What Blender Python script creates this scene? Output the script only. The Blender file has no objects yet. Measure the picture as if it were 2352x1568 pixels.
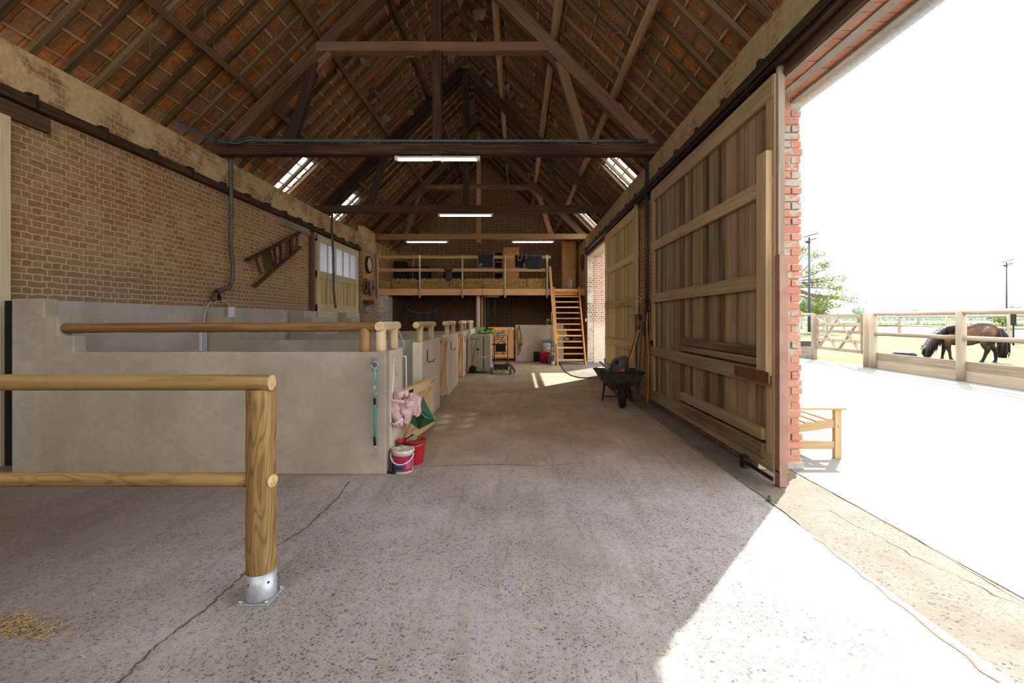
import bpy, math, random
from mathutils import Vector, Matrix, noise as mnoise
rng = random.Random(7)
R = math.radians
sc = bpy.context.scene
COL = sc.collection
F, VX, VY, EYE = 1045.0, 1190.0, 733.0, 1.5      # focal length in pixels, vanishing point, eye height

def P(x, y, Y=None):
    """pixel of the 2352x1568 photograph -> point at depth Y (or on the floor)"""
    if Y is None:
        Y = EYE * F / (y - VY)
    return Vector(((x - VX) / F * Y, Y, EYE - (y - VY) / F * Y))

def V(*a):
    return Vector(a)

# ------------------------------------------------------------------ mesh builder
class MB:
    def __init__(s):
        s.v = []; s.f = []; s.g = []; s.t = []; s.sm = []; s.mi = []
    def add(s, vs, fs, gc=None, tint=None, smooth=False, mi=0):
        b = len(s.v)
        t = rng.random() if tint is None else tint
        o = Vector((rng.uniform(0, 40), rng.uniform(0, 9), rng.uniform(0, 9)))
        s.v += [Vector(v) for v in vs]
        gc = gc or [Vector(v) for v in vs]
        s.g += [Vector(g) + o for g in gc]
        s.t += [t] * len(vs)
        for f in fs:
            s.f.append([i + b for i in f]); s.sm.append(smooth); s.mi.append(mi)
        return s
    def box(s, x0, x1, y0, y1, z0, z1, **k):
        vs = [V(x, y, z) for x in (x0, x1) for y in (y0, y1) for z in (z0, z1)]
        d = [(abs(x1 - x0), 0), (abs(y1 - y0), 1), (abs(z1 - z0), 2)]
        d.sort(reverse=True)
        gc = [V(v[d[0][1]], v[d[1][1]], v[d[2][1]]) for v in vs]
        fs = [(0, 1, 3, 2), (4, 6, 7, 5), (0, 4, 5, 1), (2, 3, 7, 6), (0, 2, 6, 4), (1, 5, 7, 3)]
        return s.add(vs, fs, gc, **k)
    def beam(s, p, q, w, h, up=(0, 0, 1), n=1, wob=0, w2=None, h2=None, **k):
        p, q = Vector(p), Vector(q)
        d = q - p; L = d.length; d.normalize()
        up = Vector(up)
        a = d.cross(up)
        if a.length < 1e-4: a = d.cross(Vector((0, 1, 0)))
        a.normalize(); b = a.cross(d).normalized()
        vs = []; gc = []
        for i in range(n + 1):
            t = i / n; c = p + d * L * t
            if wob and 0 < i < n: c = c + a * rng.uniform(-wob, wob) + b * rng.uniform(-wob, wob)
            ww = w + ((w2 or w) - w) * t; hh = h + ((h2 or h) - h) * t
            for (i0, j0) in ((-1, -1), (1, -1), (1, 1), (-1, 1)):
                vs.append(c + a * ww / 2 * i0 + b * hh / 2 * j0); gc.append(V(L * t, ww / 2 * i0, hh / 2 * j0))
        fs = [(3, 2, 1, 0), tuple(4 * n + i for i in range(4))]
        for i in range(n):
            for j in range(4):
                k0 = 4 * i + j; k1 = 4 * i + (j + 1) % 4
                fs.append((k0, k1, k1 + 4, k0 + 4))
        return s.add(vs, fs, gc, **k)
    def tube(s, pts, r, seg=8, caps=True, smooth=True, ell=None, capmi=None, **k):
        pts = [Vector(p) for p in pts]
        n = len(pts)
        rs = r if isinstance(r, (list, tuple)) else [r] * n
        ds = []
        for i in range(n):
            d = pts[min(i + 1, n - 1)] - pts[max(i - 1, 0)]
            ds.append(d.normalized() if d.length > 1e-9 else Vector((0, 0, 1)))
        a = ds[0].cross(Vector((0, 0, 1)))
        if a.length < 1e-3: a = ds[0].cross(Vector((0, 1, 0)))
        a.normalize()
        vs = []; gc = []; L = 0
        for i in range(n):
            if i:
                L += (pts[i] - pts[i - 1]).length
                a = (a - ds[i] * a.dot(ds[i]))
                if a.length < 1e-6: a = ds[i].orthogonal()
                a.normalize()
            b = ds[i].cross(a).normalized()
            e = ell or 1.0
            for j in range(seg):
                th = 2 * math.pi * j / seg
                c, sn = math.cos(th) * rs[i], math.sin(th) * rs[i] * e
                vs.append(pts[i] + a * c + b * sn); gc.append(V(L, c, sn))
        fs = []
        for i in range(n - 1):
            for j in range(seg):
                k0 = i * seg + j; k1 = i * seg + (j + 1) % seg
                fs.append((k0, k1, k1 + seg, k0 + seg))
        s.add(vs, fs, gc, smooth=smooth, **k)
        if caps:
            b0 = len(s.v) - len(vs)
            s.f.append([b0 + j for j in range(seg)][::-1]); s.sm.append(False); s.mi.append(k.get('mi', 0) if capmi is None else capmi)
            s.f.append([b0 + (n - 1) * seg + j for j in range(seg)]); s.sm.append(False); s.mi.append(k.get('mi', 0) if capmi is None else capmi)
        return s
    def lathe(s, prof, c=(0, 0, 0), axis=(0, 0, 1), seg=20, smooth=True, sx=1, sy=1, **k):
        c = Vector(c); ax = Vector(axis).normalized()
        a = ax.orthogonal().normalized() if abs(ax.z) < .9 else Vector((1, 0, 0))
        a = (a - ax * a.dot(ax)).normalized()
        b = ax.cross(a)
        vs = []
        for (r, z) in prof:
            for j in range(seg):
                th = 2 * math.pi * j / seg
                vs.append(c + ax * z + a * math.cos(th) * r * sx + b * math.sin(th) * r * sy)
        fs = []
        for i in range(len(prof) - 1):
            for j in range(seg):
                k0 = i * seg + j; k1 = i * seg + (j + 1) % seg
                fs.append((k0, k1, k1 + seg, k0 + seg))
        if prof[0][0] > 1e-4: fs.append(tuple(range(seg))[::-1])
        if prof[-1][0] > 1e-4: fs.append(tuple((len(prof) - 1) * seg + j for j in range(seg)))
        return s.add(vs, fs, smooth=smooth, **k)
    def prism(s, poly, d0, d1, plane='xz', **k):
        def mk(p, d):
            if plane == 'xz': return V(p[0], d, p[1])
            if plane == 'yz': return V(d, p[0], p[1])
            return V(p[0], p[1], d)
        n = len(poly)
        vs = [mk(p, d0) for p in poly] + [mk(p, d1) for p in poly]
        fs = [tuple(range(n)), tuple(range(2 * n - 1, n - 1, -1))]
        fs += [(i, i + n, (i + 1) % n + n, (i + 1) % n) for i in range(n)]
        return s.add(vs, fs, **k)
    def loft(s, rings, caps=True, smooth=True, **k):
        n = len(rings[0])
        vs = [p for r in rings for p in r]
        fs = []
        for i in range(len(rings) - 1):
            for j in range(n):
                k0 = i * n + j; k1 = i * n + (j + 1) % n
                fs.append((k0, k1, k1 + n, k0 + n))
        if caps:
            fs.append(tuple(range(n))[::-1]); fs.append(tuple((len(rings) - 1) * n + j for j in range(n)))
        return s.add(vs, fs, smooth=smooth, **k)
    def quad(s, a, b, c, d, **k):
        return s.add([a, b, c, d], [(0, 1, 2, 3)], **k)
    def grid(s, fn, nu, nv, smooth=True, **k):
        vs = [fn(i / nu, j / nv) for i in range(nu + 1) for j in range(nv + 1)]
        fs = [(i * (nv + 1) + j, (i + 1) * (nv + 1) + j, (i + 1) * (nv + 1) + j + 1, i * (nv + 1) + j + 1)
              for i in range(nu) for j in range(nv)]
        return s.add(vs, fs, smooth=smooth, **k)
    def ball(s, c, rx, ry=None, rz=None, seg=12, rings=8, **k):
        ry = ry or rx; rz = rz or rx; c = Vector(c)
        prof = [(max(math.sin(math.pi * i / rings), 1e-5), -math.cos(math.pi * i / rings)) for i in range(rings + 1)]
        vs = []
        for (r, z) in prof:
            for j in range(seg):
                th = 2 * math.pi * j / seg
                vs.append(c + V(r * math.cos(th) * rx, r * math.sin(th) * ry, z * rz))
        fs = [(i * seg + j, i * seg + (j + 1) % seg, (i + 1) * seg + (j + 1) % seg, (i + 1) * seg + j)
              for i in range(rings) for j in range(seg)]
        return s.add(vs, fs, smooth=True, **k)
    def build(s, name, mats, parent=None, loc=None, rot=None, bevel=0, sub=0, remesh=0, smooth_it=0, solid=0):
        if not isinstance(mats, (list, tuple)): mats = [mats]
        if parent is None and loc is None and s.v:
            xs = [v.x for v in s.v]; ys = [v.y for v in s.v]; zs = [v.z for v in s.v]
            loc = V((min(xs) + max(xs)) / 2, (min(ys) + max(ys)) / 2, min(zs))
            vs = [v - loc for v in s.v]
        else:
            vs = s.v
        me = bpy.data.meshes.new(name)
        me.from_pydata([tuple(v) for v in vs], [], s.f)
        me.polygons.foreach_set('use_smooth', s.sm)
        me.polygons.foreach_set('material_index', s.mi)
        at = me.attributes.new('gc', 'FLOAT_VECTOR', 'POINT')
        at.data.foreach_set('vector', [c for g in s.g for c in g])
        at = me.attributes.new('tint', 'FLOAT', 'POINT')
        at.data.foreach_set('value', s.t)
        for m in mats: me.materials.append(m)
        me.update()
        o = bpy.data.objects.new(name, me); COL.objects.link(o)
        if parent is not None: o.parent = parent
        if loc is not None: o.location = loc
        if rot is not None: o.rotation_euler = rot
        if remesh:
            m = o.modifiers.new('remesh', 'REMESH'); m.mode = 'VOXEL'; m.voxel_size = remesh; m.use_smooth_shade = True
        if smooth_it:
            m = o.modifiers.new('smooth', 'SMOOTH'); m.iterations = smooth_it; m.factor = .5
        if solid:
            m = o.modifiers.new('solid', 'SOLIDIFY'); m.thickness = solid; m.offset = 0
        if bevel:
            m = o.modifiers.new('bevel', 'BEVEL'); m.width = bevel; m.segments = 2; m.limit_method = 'ANGLE'
        if sub:
            m = o.modifiers.new('sub', 'SUBSURF'); m.levels = sub; m.render_levels = sub
        return o

def smooth(pts, n=6):
    pts = [Vector(p) for p in pts]; out = []
    for i in range(len(pts) - 1):
        p0 = pts[max(i - 1, 0)]; p1 = pts[i]; p2 = pts[i + 1]; p3 = pts[min(i + 2, len(pts) - 1)]
        for k in range(n):
            t = k / n
            out.append(.5 * ((2 * p1) + (p2 - p0) * t + (2 * p0 - 5 * p1 + 4 * p2 - p3) * t * t + (3 * p1 - p0 - 3 * p2 + p3) * t ** 3))
    out.append(pts[-1]); return out
def tag(o, label=None, cat=None, group=None, kind=None):
    if label: o['label'] = label
    if cat: o['category'] = cat
    if group: o['group'] = group
    if kind: o['kind'] = kind
    return o
def thing(name, label, cat, loc=(0, 0, 0), rz=0, group=None, kind=None):
    o = bpy.data.objects.new(name, None); COL.objects.link(o)
    o.empty_display_size = .2
    o.location = loc; o.rotation_euler = (0, 0, rz)
    return tag(o, label, cat, group, kind)
def copy_tree(o, parent=None):
    c = o.copy(); COL.objects.link(c)
    if parent is not None: c.parent = parent
    for ch in list(o.children): copy_tree(ch, c)
    return c

# ------------------------------------------------------------------ materials
def lin(h):
    h = h.lstrip('#')
    o = []
    for i in (0, 2, 4):
        c = int(h[i:i + 2], 16) / 255
        o.append(c / 12.92 if c <= .04045 else ((c + .055) / 1.055) ** 2.4)
    return (*o, 1)
class NT:
    def __init__(s, name):
        s.m = bpy.data.materials.new(name); s.m.use_nodes = True
        s.t = s.m.node_tree; s.t.nodes.clear()
        s.out = s.n('ShaderNodeOutputMaterial'); s.b = s.n('ShaderNodeBsdfPrincipled')
        s.t.links.new(s.b.outputs[0], s.out.inputs[0])
    def n(s, t, **k):
        o = s.t.nodes.new(t)
        for a, v in k.items(): setattr(o, a, v)
        return o
    def l(s, a, b): s.t.links.new(a, b)
    def pin(s, inp, v):
        if hasattr(v, 'is_output') or isinstance(v, bpy.types.NodeSocket): s.l(v, inp)
        else: inp.default_value = v
    def math(s, op, a, b=0.0, clamp=False):
        o = s.n('ShaderNodeMath', operation=op, use_clamp=clamp); s.pin(o.inputs[0], a); s.pin(o.inputs[1], b); return o.outputs[0]
    def mix(s, f, a, b, mode='MIX'):
        o = s.n('ShaderNodeMix', data_type='RGBA', blend_type=mode); s.pin(o.inputs[0], f); s.pin(o.inputs[6], a); s.pin(o.inputs[7], b); return o.outputs[2]
    def vscale(s, v, sc):
        o = s.n('ShaderNodeVectorMath', operation='MULTIPLY'); s.pin(o.inputs[0], v); o.inputs[1].default_value = sc; return o.outputs[0]
    def noise(s, v, scale=5, detail=4, rough=.55, dist=0):
        o = s.n('ShaderNodeTexNoise'); s.l(v, o.inputs['Vector']); o.inputs['Scale'].default_value = scale
        o.inputs['Detail'].default_value = detail; o.inputs['Roughness'].default_value = rough; o.inputs['Distortion'].default_value = dist
        return o.outputs[0]
    def ramp(s, f, a, b, ca=(0, 0, 0, 1), cb=(1, 1, 1, 1)):
        o = s.n('ShaderNodeValToRGB'); s.l(f, o.inputs[0]); e = o.color_ramp.elements
        e[0].position = a; e[0].color = ca; e[1].position = b; e[1].color = cb; return o.outputs[0]
    def attr(s, n):
        return s.n('ShaderNodeAttribute', attribute_name=n)
    def pos(s): return s.n('ShaderNodeNewGeometry').outputs['Position']
    def bump(s, h, st=.4, d=.01):
        o = s.n('ShaderNodeBump'); o.inputs['Strength'].default_value = st; o.inputs['Distance'].default_value = d
        s.l(h, o.inputs['Height']); s.l(o.outputs[0], s.b.inputs['Normal'])
    def fin(s, col, rough=.8, spec=.3, metal=0):
        s.pin(s.b.inputs['Base Color'], col); s.pin(s.b.inputs['Roughness'], rough)
        s.b.inputs['Specular IOR Level'].default_value = spec; s.b.inputs['Metallic'].default_value = metal
        return s.m

def wood(name, dark, light, fine=26, along=1.6, rough=.8, bump=.25, tint=.5, knots=False, dirt=None):
    t = NT(name); a = t.attr('gc').outputs['Vector']; tn = t.attr('tint').outputs['Fac']
    g = t.noise(t.vscale(a, (along, fine, fine)), 1, 5, .6, .4)
    big = t.noise(t.vscale(a, (.7, 3, 3)), 1, 2)
    f = t.math('ADD', t.math('MULTIPLY', g, .75), t.math('MULTIPLY', big, .35))
    f = t.math('ADD', f, t.math('MULTIPLY', t.math('SUBTRACT', tn, .5), tint))
    c = t.ramp(f, .32, .78, lin(dark), lin(light))
    if knots:
        k = t.noise(t.vscale(a, (.9, 7, 7)), 1, 2, .5, .3)
        w = t.math('ABSOLUTE', t.math('SINE', t.math('MULTIPLY', k, 46.0)))
        band = t.ramp(t.noise(t.vscale(a, (.6, 4, 4)), 1, 2), .42, .6)
        c = t.mix(t.math('MULTIPLY', t.math('MULTIPLY', t.ramp(w, .1, .75, (1, 1, 1, 1), (0, 0, 0, 1)), band), .62), c, tuple(x * .5 for x in lin(dark)[:3]) + (1,))
        kn = t.noise(t.vscale(a, (2.2, 11, 11)), 1, 1)
        c = t.mix(t.math('MULTIPLY', t.ramp(kn, .74, .80), .7), c, lin('#3a2712'))
    if dirt:
        d = t.noise(t.pos(), 1.3, 4)
        c = t.mix(t.ramp(d, .5, .7), c, lin(dirt))
    t.bump(g, bump, .008)
    return t.fin(c, rough, .25)

def plain(name, col, rough=.6, metal=0, var=.18, scale=9, spec=.4, bump=0, col2=None):
    t = NT(name); p = t.n('ShaderNodeTexCoord').outputs['Object']
    n = t.noise(p, scale, 4)
    c0 = lin(col)
    c1 = lin(col2) if col2 else tuple(max(0, c * (1 - 2 * var)) for c in c0[:3]) + (1,)
    c = t.mix(t.ramp(n, .35, .7), c0, c1)
    if bump: t.bump(n, bump, .01)
    return t.fin(c, rough, spec, metal)

def wallvec(t):
    g = t.n('ShaderNodeNewGeometry')
    p = t.n('ShaderNodeSeparateXYZ'); t.l(g.outputs['Position'], p.inputs[0])
    nn = t.n('ShaderNodeSeparateXYZ'); t.l(g.outputs['True Normal'], nn.inputs[0])
    f = t.math('GREATER_THAN', t.math('ABSOLUTE', nn.outputs[1]), .5)
    u = t.math('ADD', t.math('MULTIPLY', p.outputs[0], f), t.math('MULTIPLY', p.outputs[1], t.math('SUBTRACT', 1.0, f)))
    c = t.n('ShaderNodeCombineXYZ'); t.l(u, c.inputs[0]); t.l(p.outputs[2], c.inputs[1])
    return c.outputs[0], g.outputs['Position'], p.outputs[2], u

def brick(name, c1, c2, c3, mortar, lime=None, limez=None, limeamt=.0, low=None, lowz=1.9, mort=.011, wob=.012, bw=.215):
    t = NT(name); v, pos, z, u = wallvec(t)
    d = t.n('ShaderNodeTexNoise'); t.l(pos, d.inputs['Vector']); d.inputs['Scale'].default_value = 6; d.inputs['Detail'].default_value = 2
    ds = t.n('ShaderNodeVectorMath', operation='SUBTRACT'); t.l(d.outputs['Color'], ds.inputs[0]); ds.inputs[1].default_value = (.5, .5, .5)
    va = t.n('ShaderNodeVectorMath', operation='ADD'); t.l(v, va.inputs[0]); t.l(t.vscale(ds.outputs[0], (wob * 2, wob * 2, 0)), va.inputs[1])
    b = t.n('ShaderNodeTexBrick'); t.l(va.outputs[0], b.inputs['Vector'])
    b.inputs['Color1'].default_value = lin(c1); b.inputs['Color2'].default_value = lin(c2); b.inputs['Mortar'].default_value = lin(mortar)
    b.inputs['Scale'].default_value = 1; b.inputs['Mortar Size'].default_value = mort; b.inputs['Mortar Smooth'].default_value = .25
    b.squash = .5; b.squash_frequency = 2; b.inputs['Brick Width'].default_value = bw; b.inputs['Row Height'].default_value = .074; b.inputs['Bias'].default_value = -.1
    n1 = t.noise(pos, 1.1, 4, .6); n2 = t.noise(pos, 14, 3)
    inv = t.math('SUBTRACT', 1.0, b.outputs['Fac'])
    c = t.mix(t.math('MULTIPLY', t.ramp(n1, .45, .68), inv), b.outputs['Color'], lin(c3))
    c = t.mix(t.math('MULTIPLY', t.ramp(n2, .45, .75), .35), c, lin(mortar))
    sp_ = t.noise(pos, 3.3, 5, .7)
    c = t.mix(t.math('MULTIPLY', t.ramp(sp_, .60, .74), .6), c, tuple(x * .42 for x in lin(c1)[:3]) + (1,))
    c = t.mix(t.math('MULTIPLY', t.math('MULTIPLY', t.ramp(t.noise(pos, 5.0, 3), .56, .7), inv), .5), c, lin(c2))
    if low:
        f = t.math('MULTIPLY', t.math('MULTIPLY', t.math('SUBTRACT', lowz, t.math('ADD', z, t.math('MULTIPLY', n1, .8))), 2.2, clamp=True), inv, clamp=True)
        c = t.mix(t.math('MULTIPLY', f, .8), c, lin(low))
    if lime:
        f = t.ramp(t.noise(pos, 2.4, 6, .65), .52 - limeamt, .62 - limeamt)
        if limez is not None:
            f2 = t.math('MULTIPLY', t.math('SUBTRACT', z, limez), 12, clamp=True)
            f = t.math('MULTIPLY', f, f2)
        lc = t.mix(t.ramp(n2, .3, .75), lin(lime), tuple(x * .7 for x in lin(lime)[:3]) + (1,))
        c = t.mix(f, c, lc)
    h = t.math('ADD', t.math('MULTIPLY', b.outputs['Fac'], -1.0), t.math('MULTIPLY', n2, .6))
    t.bump(h, .5, .012)
    return t.fin(c, .9, .15)

def concrete(name, c1, c2, stain=None, scale=1.3, specks=0, bump=.25, rough=.85, stain_amt=.0, streak=False):
    t = NT(name); p = t.pos()
    n = t.noise(p, scale, 6, .6); n2 = t.noise(p, 22, 3)
    c = t.mix(t.ramp(n, .3, .72), lin(c1), lin(c2))
    c = t.mix(t.math('MULTIPLY', t.ramp(n2, .45, .8), .25), c, tuple(x * .6 for x in lin(c2)[:3]) + (1,))
    if streak:
        s2 = t.noise(t.vscale(p, (3, 3, .35)), 1, 4)
        c = t.mix(t.math('MULTIPLY', t.ramp(s2, .48, .7), .35), c, tuple(x * .62 for x in lin(c1)[:3]) + (1,))
    if stain:
        sn = t.noise(p, .55, 5, .6)
        c = t.mix(t.math('MULTIPLY', t.ramp(sn, .52 - stain_amt, .72 - stain_amt), .7), c, lin(stain))
    h = n2
    if specks:
        vo = t.n('ShaderNodeTexVoronoi'); t.l(t.vscale(p, (1, 1.25, 1)), vo.inputs['Vector']); vo.inputs['Scale'].default_value = specks
        vo.inputs['Randomness'].default_value = 1
        sz = t.n('ShaderNodeSeparateColor'); t.l(vo.outputs['Color'], sz.inputs[0])
        th = t.math('MULTIPLY', t.math('POWER', sz.outputs[0], 1.5), .5)
        f = t.math('MULTIPLY', t.math('SUBTRACT', th, vo.outputs['Distance']), 14, clamp=True)
        sp = t.mix(sz.outputs[1], lin('#2e3138'), lin('#6d655e'))
        c = t.mix(t.math('MULTIPLY', f, t.ramp(t.noise(p, 1.7, 3), .3, .62)), c, sp)
        h = t.math('SUBTRACT', n2, t.math('MULTIPLY', f, .5))
    t.bump(h, bump, .006)
    return t.fin(c, rough, .25)

M = {}
M['beam'] = wood('beam_wood', '#36261a', '#7e5f42', fine=30, along=1.2)
M['beamdark'] = wood('beam_wood_dark', '#2b1f13', '#604730', fine=30, along=1.2)
M['beamlight'] = wood('beam_wood_light', '#5c432c', '#a9825a', fine=30, along=1.2)
M['rafter'] = wood('rafter_wood', '#45361f', '#82684a', fine=30, along=1.2)
M['batten'] = wood('batten_wood', '#86694a', '#cfae84', fine=40)
M['door'] = wood('weathered_board', '#4e3e2b', '#a8916f', fine=44, along=.6, tint=.38)
M['doorframe'] = wood('weathered_rail', '#846f50', '#c0a67e', fine=30, along=.9, tint=.3)
M['doorlight'] = wood('pale_board', '#967d50', '#d8c08a', fine=34, along=.8, tint=.3)
M['cream'] = wood('cream_paint', '#b5a480', '#d8cba8', fine=20, along=1, tint=.3)
M['pine'] = wood('new_pine', '#b07540', '#e6b078', fine=24, along=1, tint=.4)
M['pinepale'] = wood('pale_pine', '#b48a5c', '#dcbc90', fine=24, along=1, tint=.3)
M['log'] = wood('round_log', '#745b34', '#b8965e', fine=22, along=.9, tint=.25, knots=True, rough=.6)
M['logdark'] = wood('old_log', '#6a4b2a', '#ac8452', fine=22, along=.9, tint=.3, rough=.65, knots=True)
M['logpale'] = wood('sun_bleached_log', '#a88860', '#d9c3a0', fine=22, along=.9, tint=.3)
M['endgrain'] = plain('end_grain', '#d2b690', .7, col2='#b3905f', scale=30)
M['fence'] = wood('fence_wood', '#7c7162', '#a89c8a', fine=26, along=.9, tint=.4)
M['darkwood'] = wood('dark_old_wood', '#2a1e12', '#6a5236', fine=30)
M['greywood'] = wood('grey_wood', '#5d5347', '#9a8d7c', fine=30)
M['bench'] = wood('bench_wood', '#a08560', '#c0a67e', fine=22, along=1, tint=.25)
M['handle'] = wood('tool_handle', '#6b4a26', '#a97c46', fine=30)
M['brick'] = brick('left_brick', '#8f6e4f', '#b18f69', '#96623f', '#c4ad89', lime='#dabd8c', limez=3.84, limeamt=.09, low='#84735f', lowz=2.75, mort=.0075, wob=.022)
M['brickr'] = brick('right_brick', '#85623f', '#a5845c', '#8c5740', '#b39c78', lime='#b39b70', limez=3.9, limeamt=.1, mort=.008)
M['brickb'] = brick('back_brick', '#68432a', '#85593a', '#54382a', '#b29c7c', mort=.010, lime='#a39680', limeamt=-.12)
M['brickj'] = brick('jamb_brick', '#bf7b66', '#93827c', '#8a6a5c', '#dccdba', low='#d6cab8', lowz=2.0, wob=.006)
M['brickw'] = brick('whitewashed_brick', '#98866f', '#c0b09a', '#776753', '#d8cdbb', lime='#d4c9b6', limeamt=.02)
def floor_mat():
    t = NT('floor_concrete'); p = t.pos()
    n = t.noise(p, 1.3, 6, .6); n2 = t.noise(p, 22, 3); big = t.noise(p, .5, 5, .6)
    x = t.n('ShaderNodeSeparateXYZ'); t.l(p, x.inputs[0])
    sweep = t.noise(t.vscale(p, (9, .9, 1)), 1, 4, .6)
    c = t.mix(t.ramp(n, .3, .72), lin('#b4aeab'), lin('#9b948f'))
    dust = t.mix(t.ramp(n, .3, .7), lin('#bfa988'), lin('#a48a68'))
    # brown dust trodden in between the stalls and the sliding doors, its edge ragged
    f = t.math('MULTIPLY', t.math('SUBTRACT', t.math('ADD', x.outputs[1], t.math('MULTIPLY', big, 3.0)), 5.3), .55, clamp=True)
    c = t.mix(t.math('MULTIPLY', f, .9), c, dust)
    c = t.mix(t.math('MULTIPLY', t.ramp(sweep, .5, .72), .35), c, lin('#7d6c58'))
    c = t.mix(t.math('MULTIPLY', t.ramp(big, .5, .68), .55), c, lin('#80705f'))
    c = t.mix(t.math('MULTIPLY', t.ramp(n2, .45, .8), .3), c, lin('#6d655d'))
    left = t.math('MULTIPLY', t.math('SUBTRACT', t.math('MULTIPLY', big, 2.2), t.math('ADD', x.outputs[0], 2.75)), .7, clamp=True)  # dim left floor: light falloff put into the colour as a brown tone
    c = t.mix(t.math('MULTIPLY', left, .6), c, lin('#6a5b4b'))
    h = n2
    wn = t.n('ShaderNodeTexNoise'); t.l(p, wn.inputs['Vector']); wn.inputs['Scale'].default_value = 70; wn.inputs['Detail'].default_value = 2
    wv = t.n('ShaderNodeVectorMath', operation='ADD'); t.l(p, wv.inputs[0]); t.l(t.vscale(wn.outputs['Color'], (.016, .016, 0)), wv.inputs[1])
    for (sc_, th0, amt) in ((50, .56, .85), (85, .54, .8), (150, .5, .6)):
        vo = t.n('ShaderNodeTexVoronoi'); t.l(t.vscale(wv.outputs[0], (1, 1.3, 1)), vo.inputs['Vector']); vo.inputs['Scale'].default_value = sc_
        sz = t.n('ShaderNodeSeparateColor'); t.l(vo.outputs['Color'], sz.inputs[0])
        th = t.math('MULTIPLY', t.math('POWER', sz.outputs[0], 1.4), th0)
        g = t.math('MULTIPLY', t.math('SUBTRACT', th, vo.outputs['Distance']), 12, clamp=True)
        sp = t.mix(sz.outputs[1], lin('#41454e'), lin('#857c74'))
        g2 = t.math('MULTIPLY', t.math('MULTIPLY', g, amt), t.math('SUBTRACT', 1.0, t.math('MULTIPLY', f, .6)))
        c = t.mix(t.math('MULTIPLY', g2, t.ramp(n, .28, .55)), c, sp)
        h = t.math('SUBTRACT', h, t.math('MULTIPLY', g, .4))
    t.bump(h, .35, .006)
    return t.fin(c, .85, .25)
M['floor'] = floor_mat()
M['patchfloor'] = concrete('threshold_concrete', '#827a6f', '#6b6256', stain='#736550', scale=2.4, bump=.9, specks=50)
M['yard'] = concrete('yard_concrete', '#85837f', '#7b7975', scale=.7, bump=.05)
M['wallc'] = concrete('stall_concrete', '#b2a89a', '#968b7b', stain='#84796b', streak=True, bump=.2)
M['dado'] = concrete('dado_concrete', '#bfb8ad', '#a59d92', streak=True, bump=.15)
M['wallc_lit'] = concrete('stall_front_lit_concrete', '#ded3c2', '#c3b6a2', stain='#a89a86', streak=True, bump=.2)  # stall concrete paled: side light on the corridor faces put into the colour
M['lowc'] = concrete('back_concrete', '#c8b9a2', '#9c8d78', stain='#776a5a', streak=True)
M['crack'] = plain('crack_dark', '#6a5f54', .95)
M['galvw'] = plain('galvanised_pale', '#d2d6da', .5, .1, col2='#b4b9bd', scale=40)
M['iron'] = plain('dark_iron', '#2b2622', .55, .6, col2='#4a3628')
M['rust'] = plain('rusty_steel', '#5a3f30', .7, .3, col2='#7d4a2c', scale=14)
M['rustbar'] = plain('brown_painted_steel', '#8d6a58', .55, .1, col2='#a08070', scale=6)
M['galv'] = plain('galvanised', '#b9bec4', .45, .5, col2='#a3a8ae', scale=30)
M['steel'] = plain('bright_steel', '#c9c6c0', .3, .8)
M['white'] = plain('white_paint', '#e2ded6', .5, col2='#c9c2b4', scale=4)
M['pipe'] = plain('grey_pipe', '#5b564f', .5, col2='#46413b')
M['black'] = plain('black_rubber', '#16130f', .8)
M['cablew'] = plain('white_cable', '#cfc8ba', .5)
M['cableb'] = plain('blue_grey_cable', '#59656e', .5)
M['cabler'] = plain('red_cable', '#b03038', .5)
# ------------------------------------------------------------------ special materials
def tile_mat():
    t = NT('clay_tile'); p = t.pos(); tn = t.attr('tint').outputs['Fac']
    n = t.noise(p, 7, 5, .6); n2 = t.noise(p, 2.2, 4, .6); n3 = t.noise(p, 26, 3)
    c = t.mix(tn, lin('#b98a60'), lin('#96724e'))
    c = t.mix(t.math('MULTIPLY', t.ramp(t.math('ADD', n, t.math('MULTIPLY', tn, .22)), .62, .73), .85), c, lin('#ea8636'))
    c = t.mix(t.math('MULTIPLY', t.ramp(n3, .66, .74), .6), c, lin('#cdb45c'))
    c = t.mix(t.math('MULTIPLY', t.ramp(n2, .42, .66), .85), c, lin('#8b6c4a'))
    c = t.mix(t.math('MULTIPLY', t.ramp(n3, .35, .7), .45), c, lin('#664e34'))
    ty = t.n('ShaderNodeSeparateXYZ'); t.l(p, ty.inputs[0])
    jf = t.math('ABSOLUTE', t.math('SUBTRACT', t.math('FRACT', t.math('MULTIPLY', t.math('ADD', ty.outputs[1], 21.8), 5.0)), .5))
    c = t.mix(t.math('MULTIPLY', t.ramp(jf, .43, .49), .8), c, lin('#3a2a1c'))
    t.bump(n3, .4, .01)
    return t.fin(c, .85, .2)
M['tile'] = tile_mat()
def jamb_mat(plaster=True):
    t = NT('jamb_red_brick'); p = t.pos(); tn = t.attr('tint').outputs['Fac']
    n = t.noise(p, 5.5, 5, .65); n2 = t.noise(p, 40, 3)
    z = t.n('ShaderNodeSeparateXYZ'); t.l(p, z.inputs[0])
    c = t.mix(tn, lin('#b57a64'), lin('#bd8c78'))
    c = t.mix(t.math('MULTIPLY', t.ramp(n2, .5, .75), .5), c, lin('#a05c46'))
    if plaster:
        th = t.math('ADD', n, t.math('MULTIPLY', t.math('SUBTRACT', z.outputs[2], 2.0), .04))
        c = t.mix(t.ramp(th, .535, .565), c, lin('#aaa397'))
    t.bump(n2, .5, .006)
    return t.fin(c, .9, .15)
M['jamb'] = jamb_mat()
M['soffit'] = jamb_mat(False)
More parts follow.
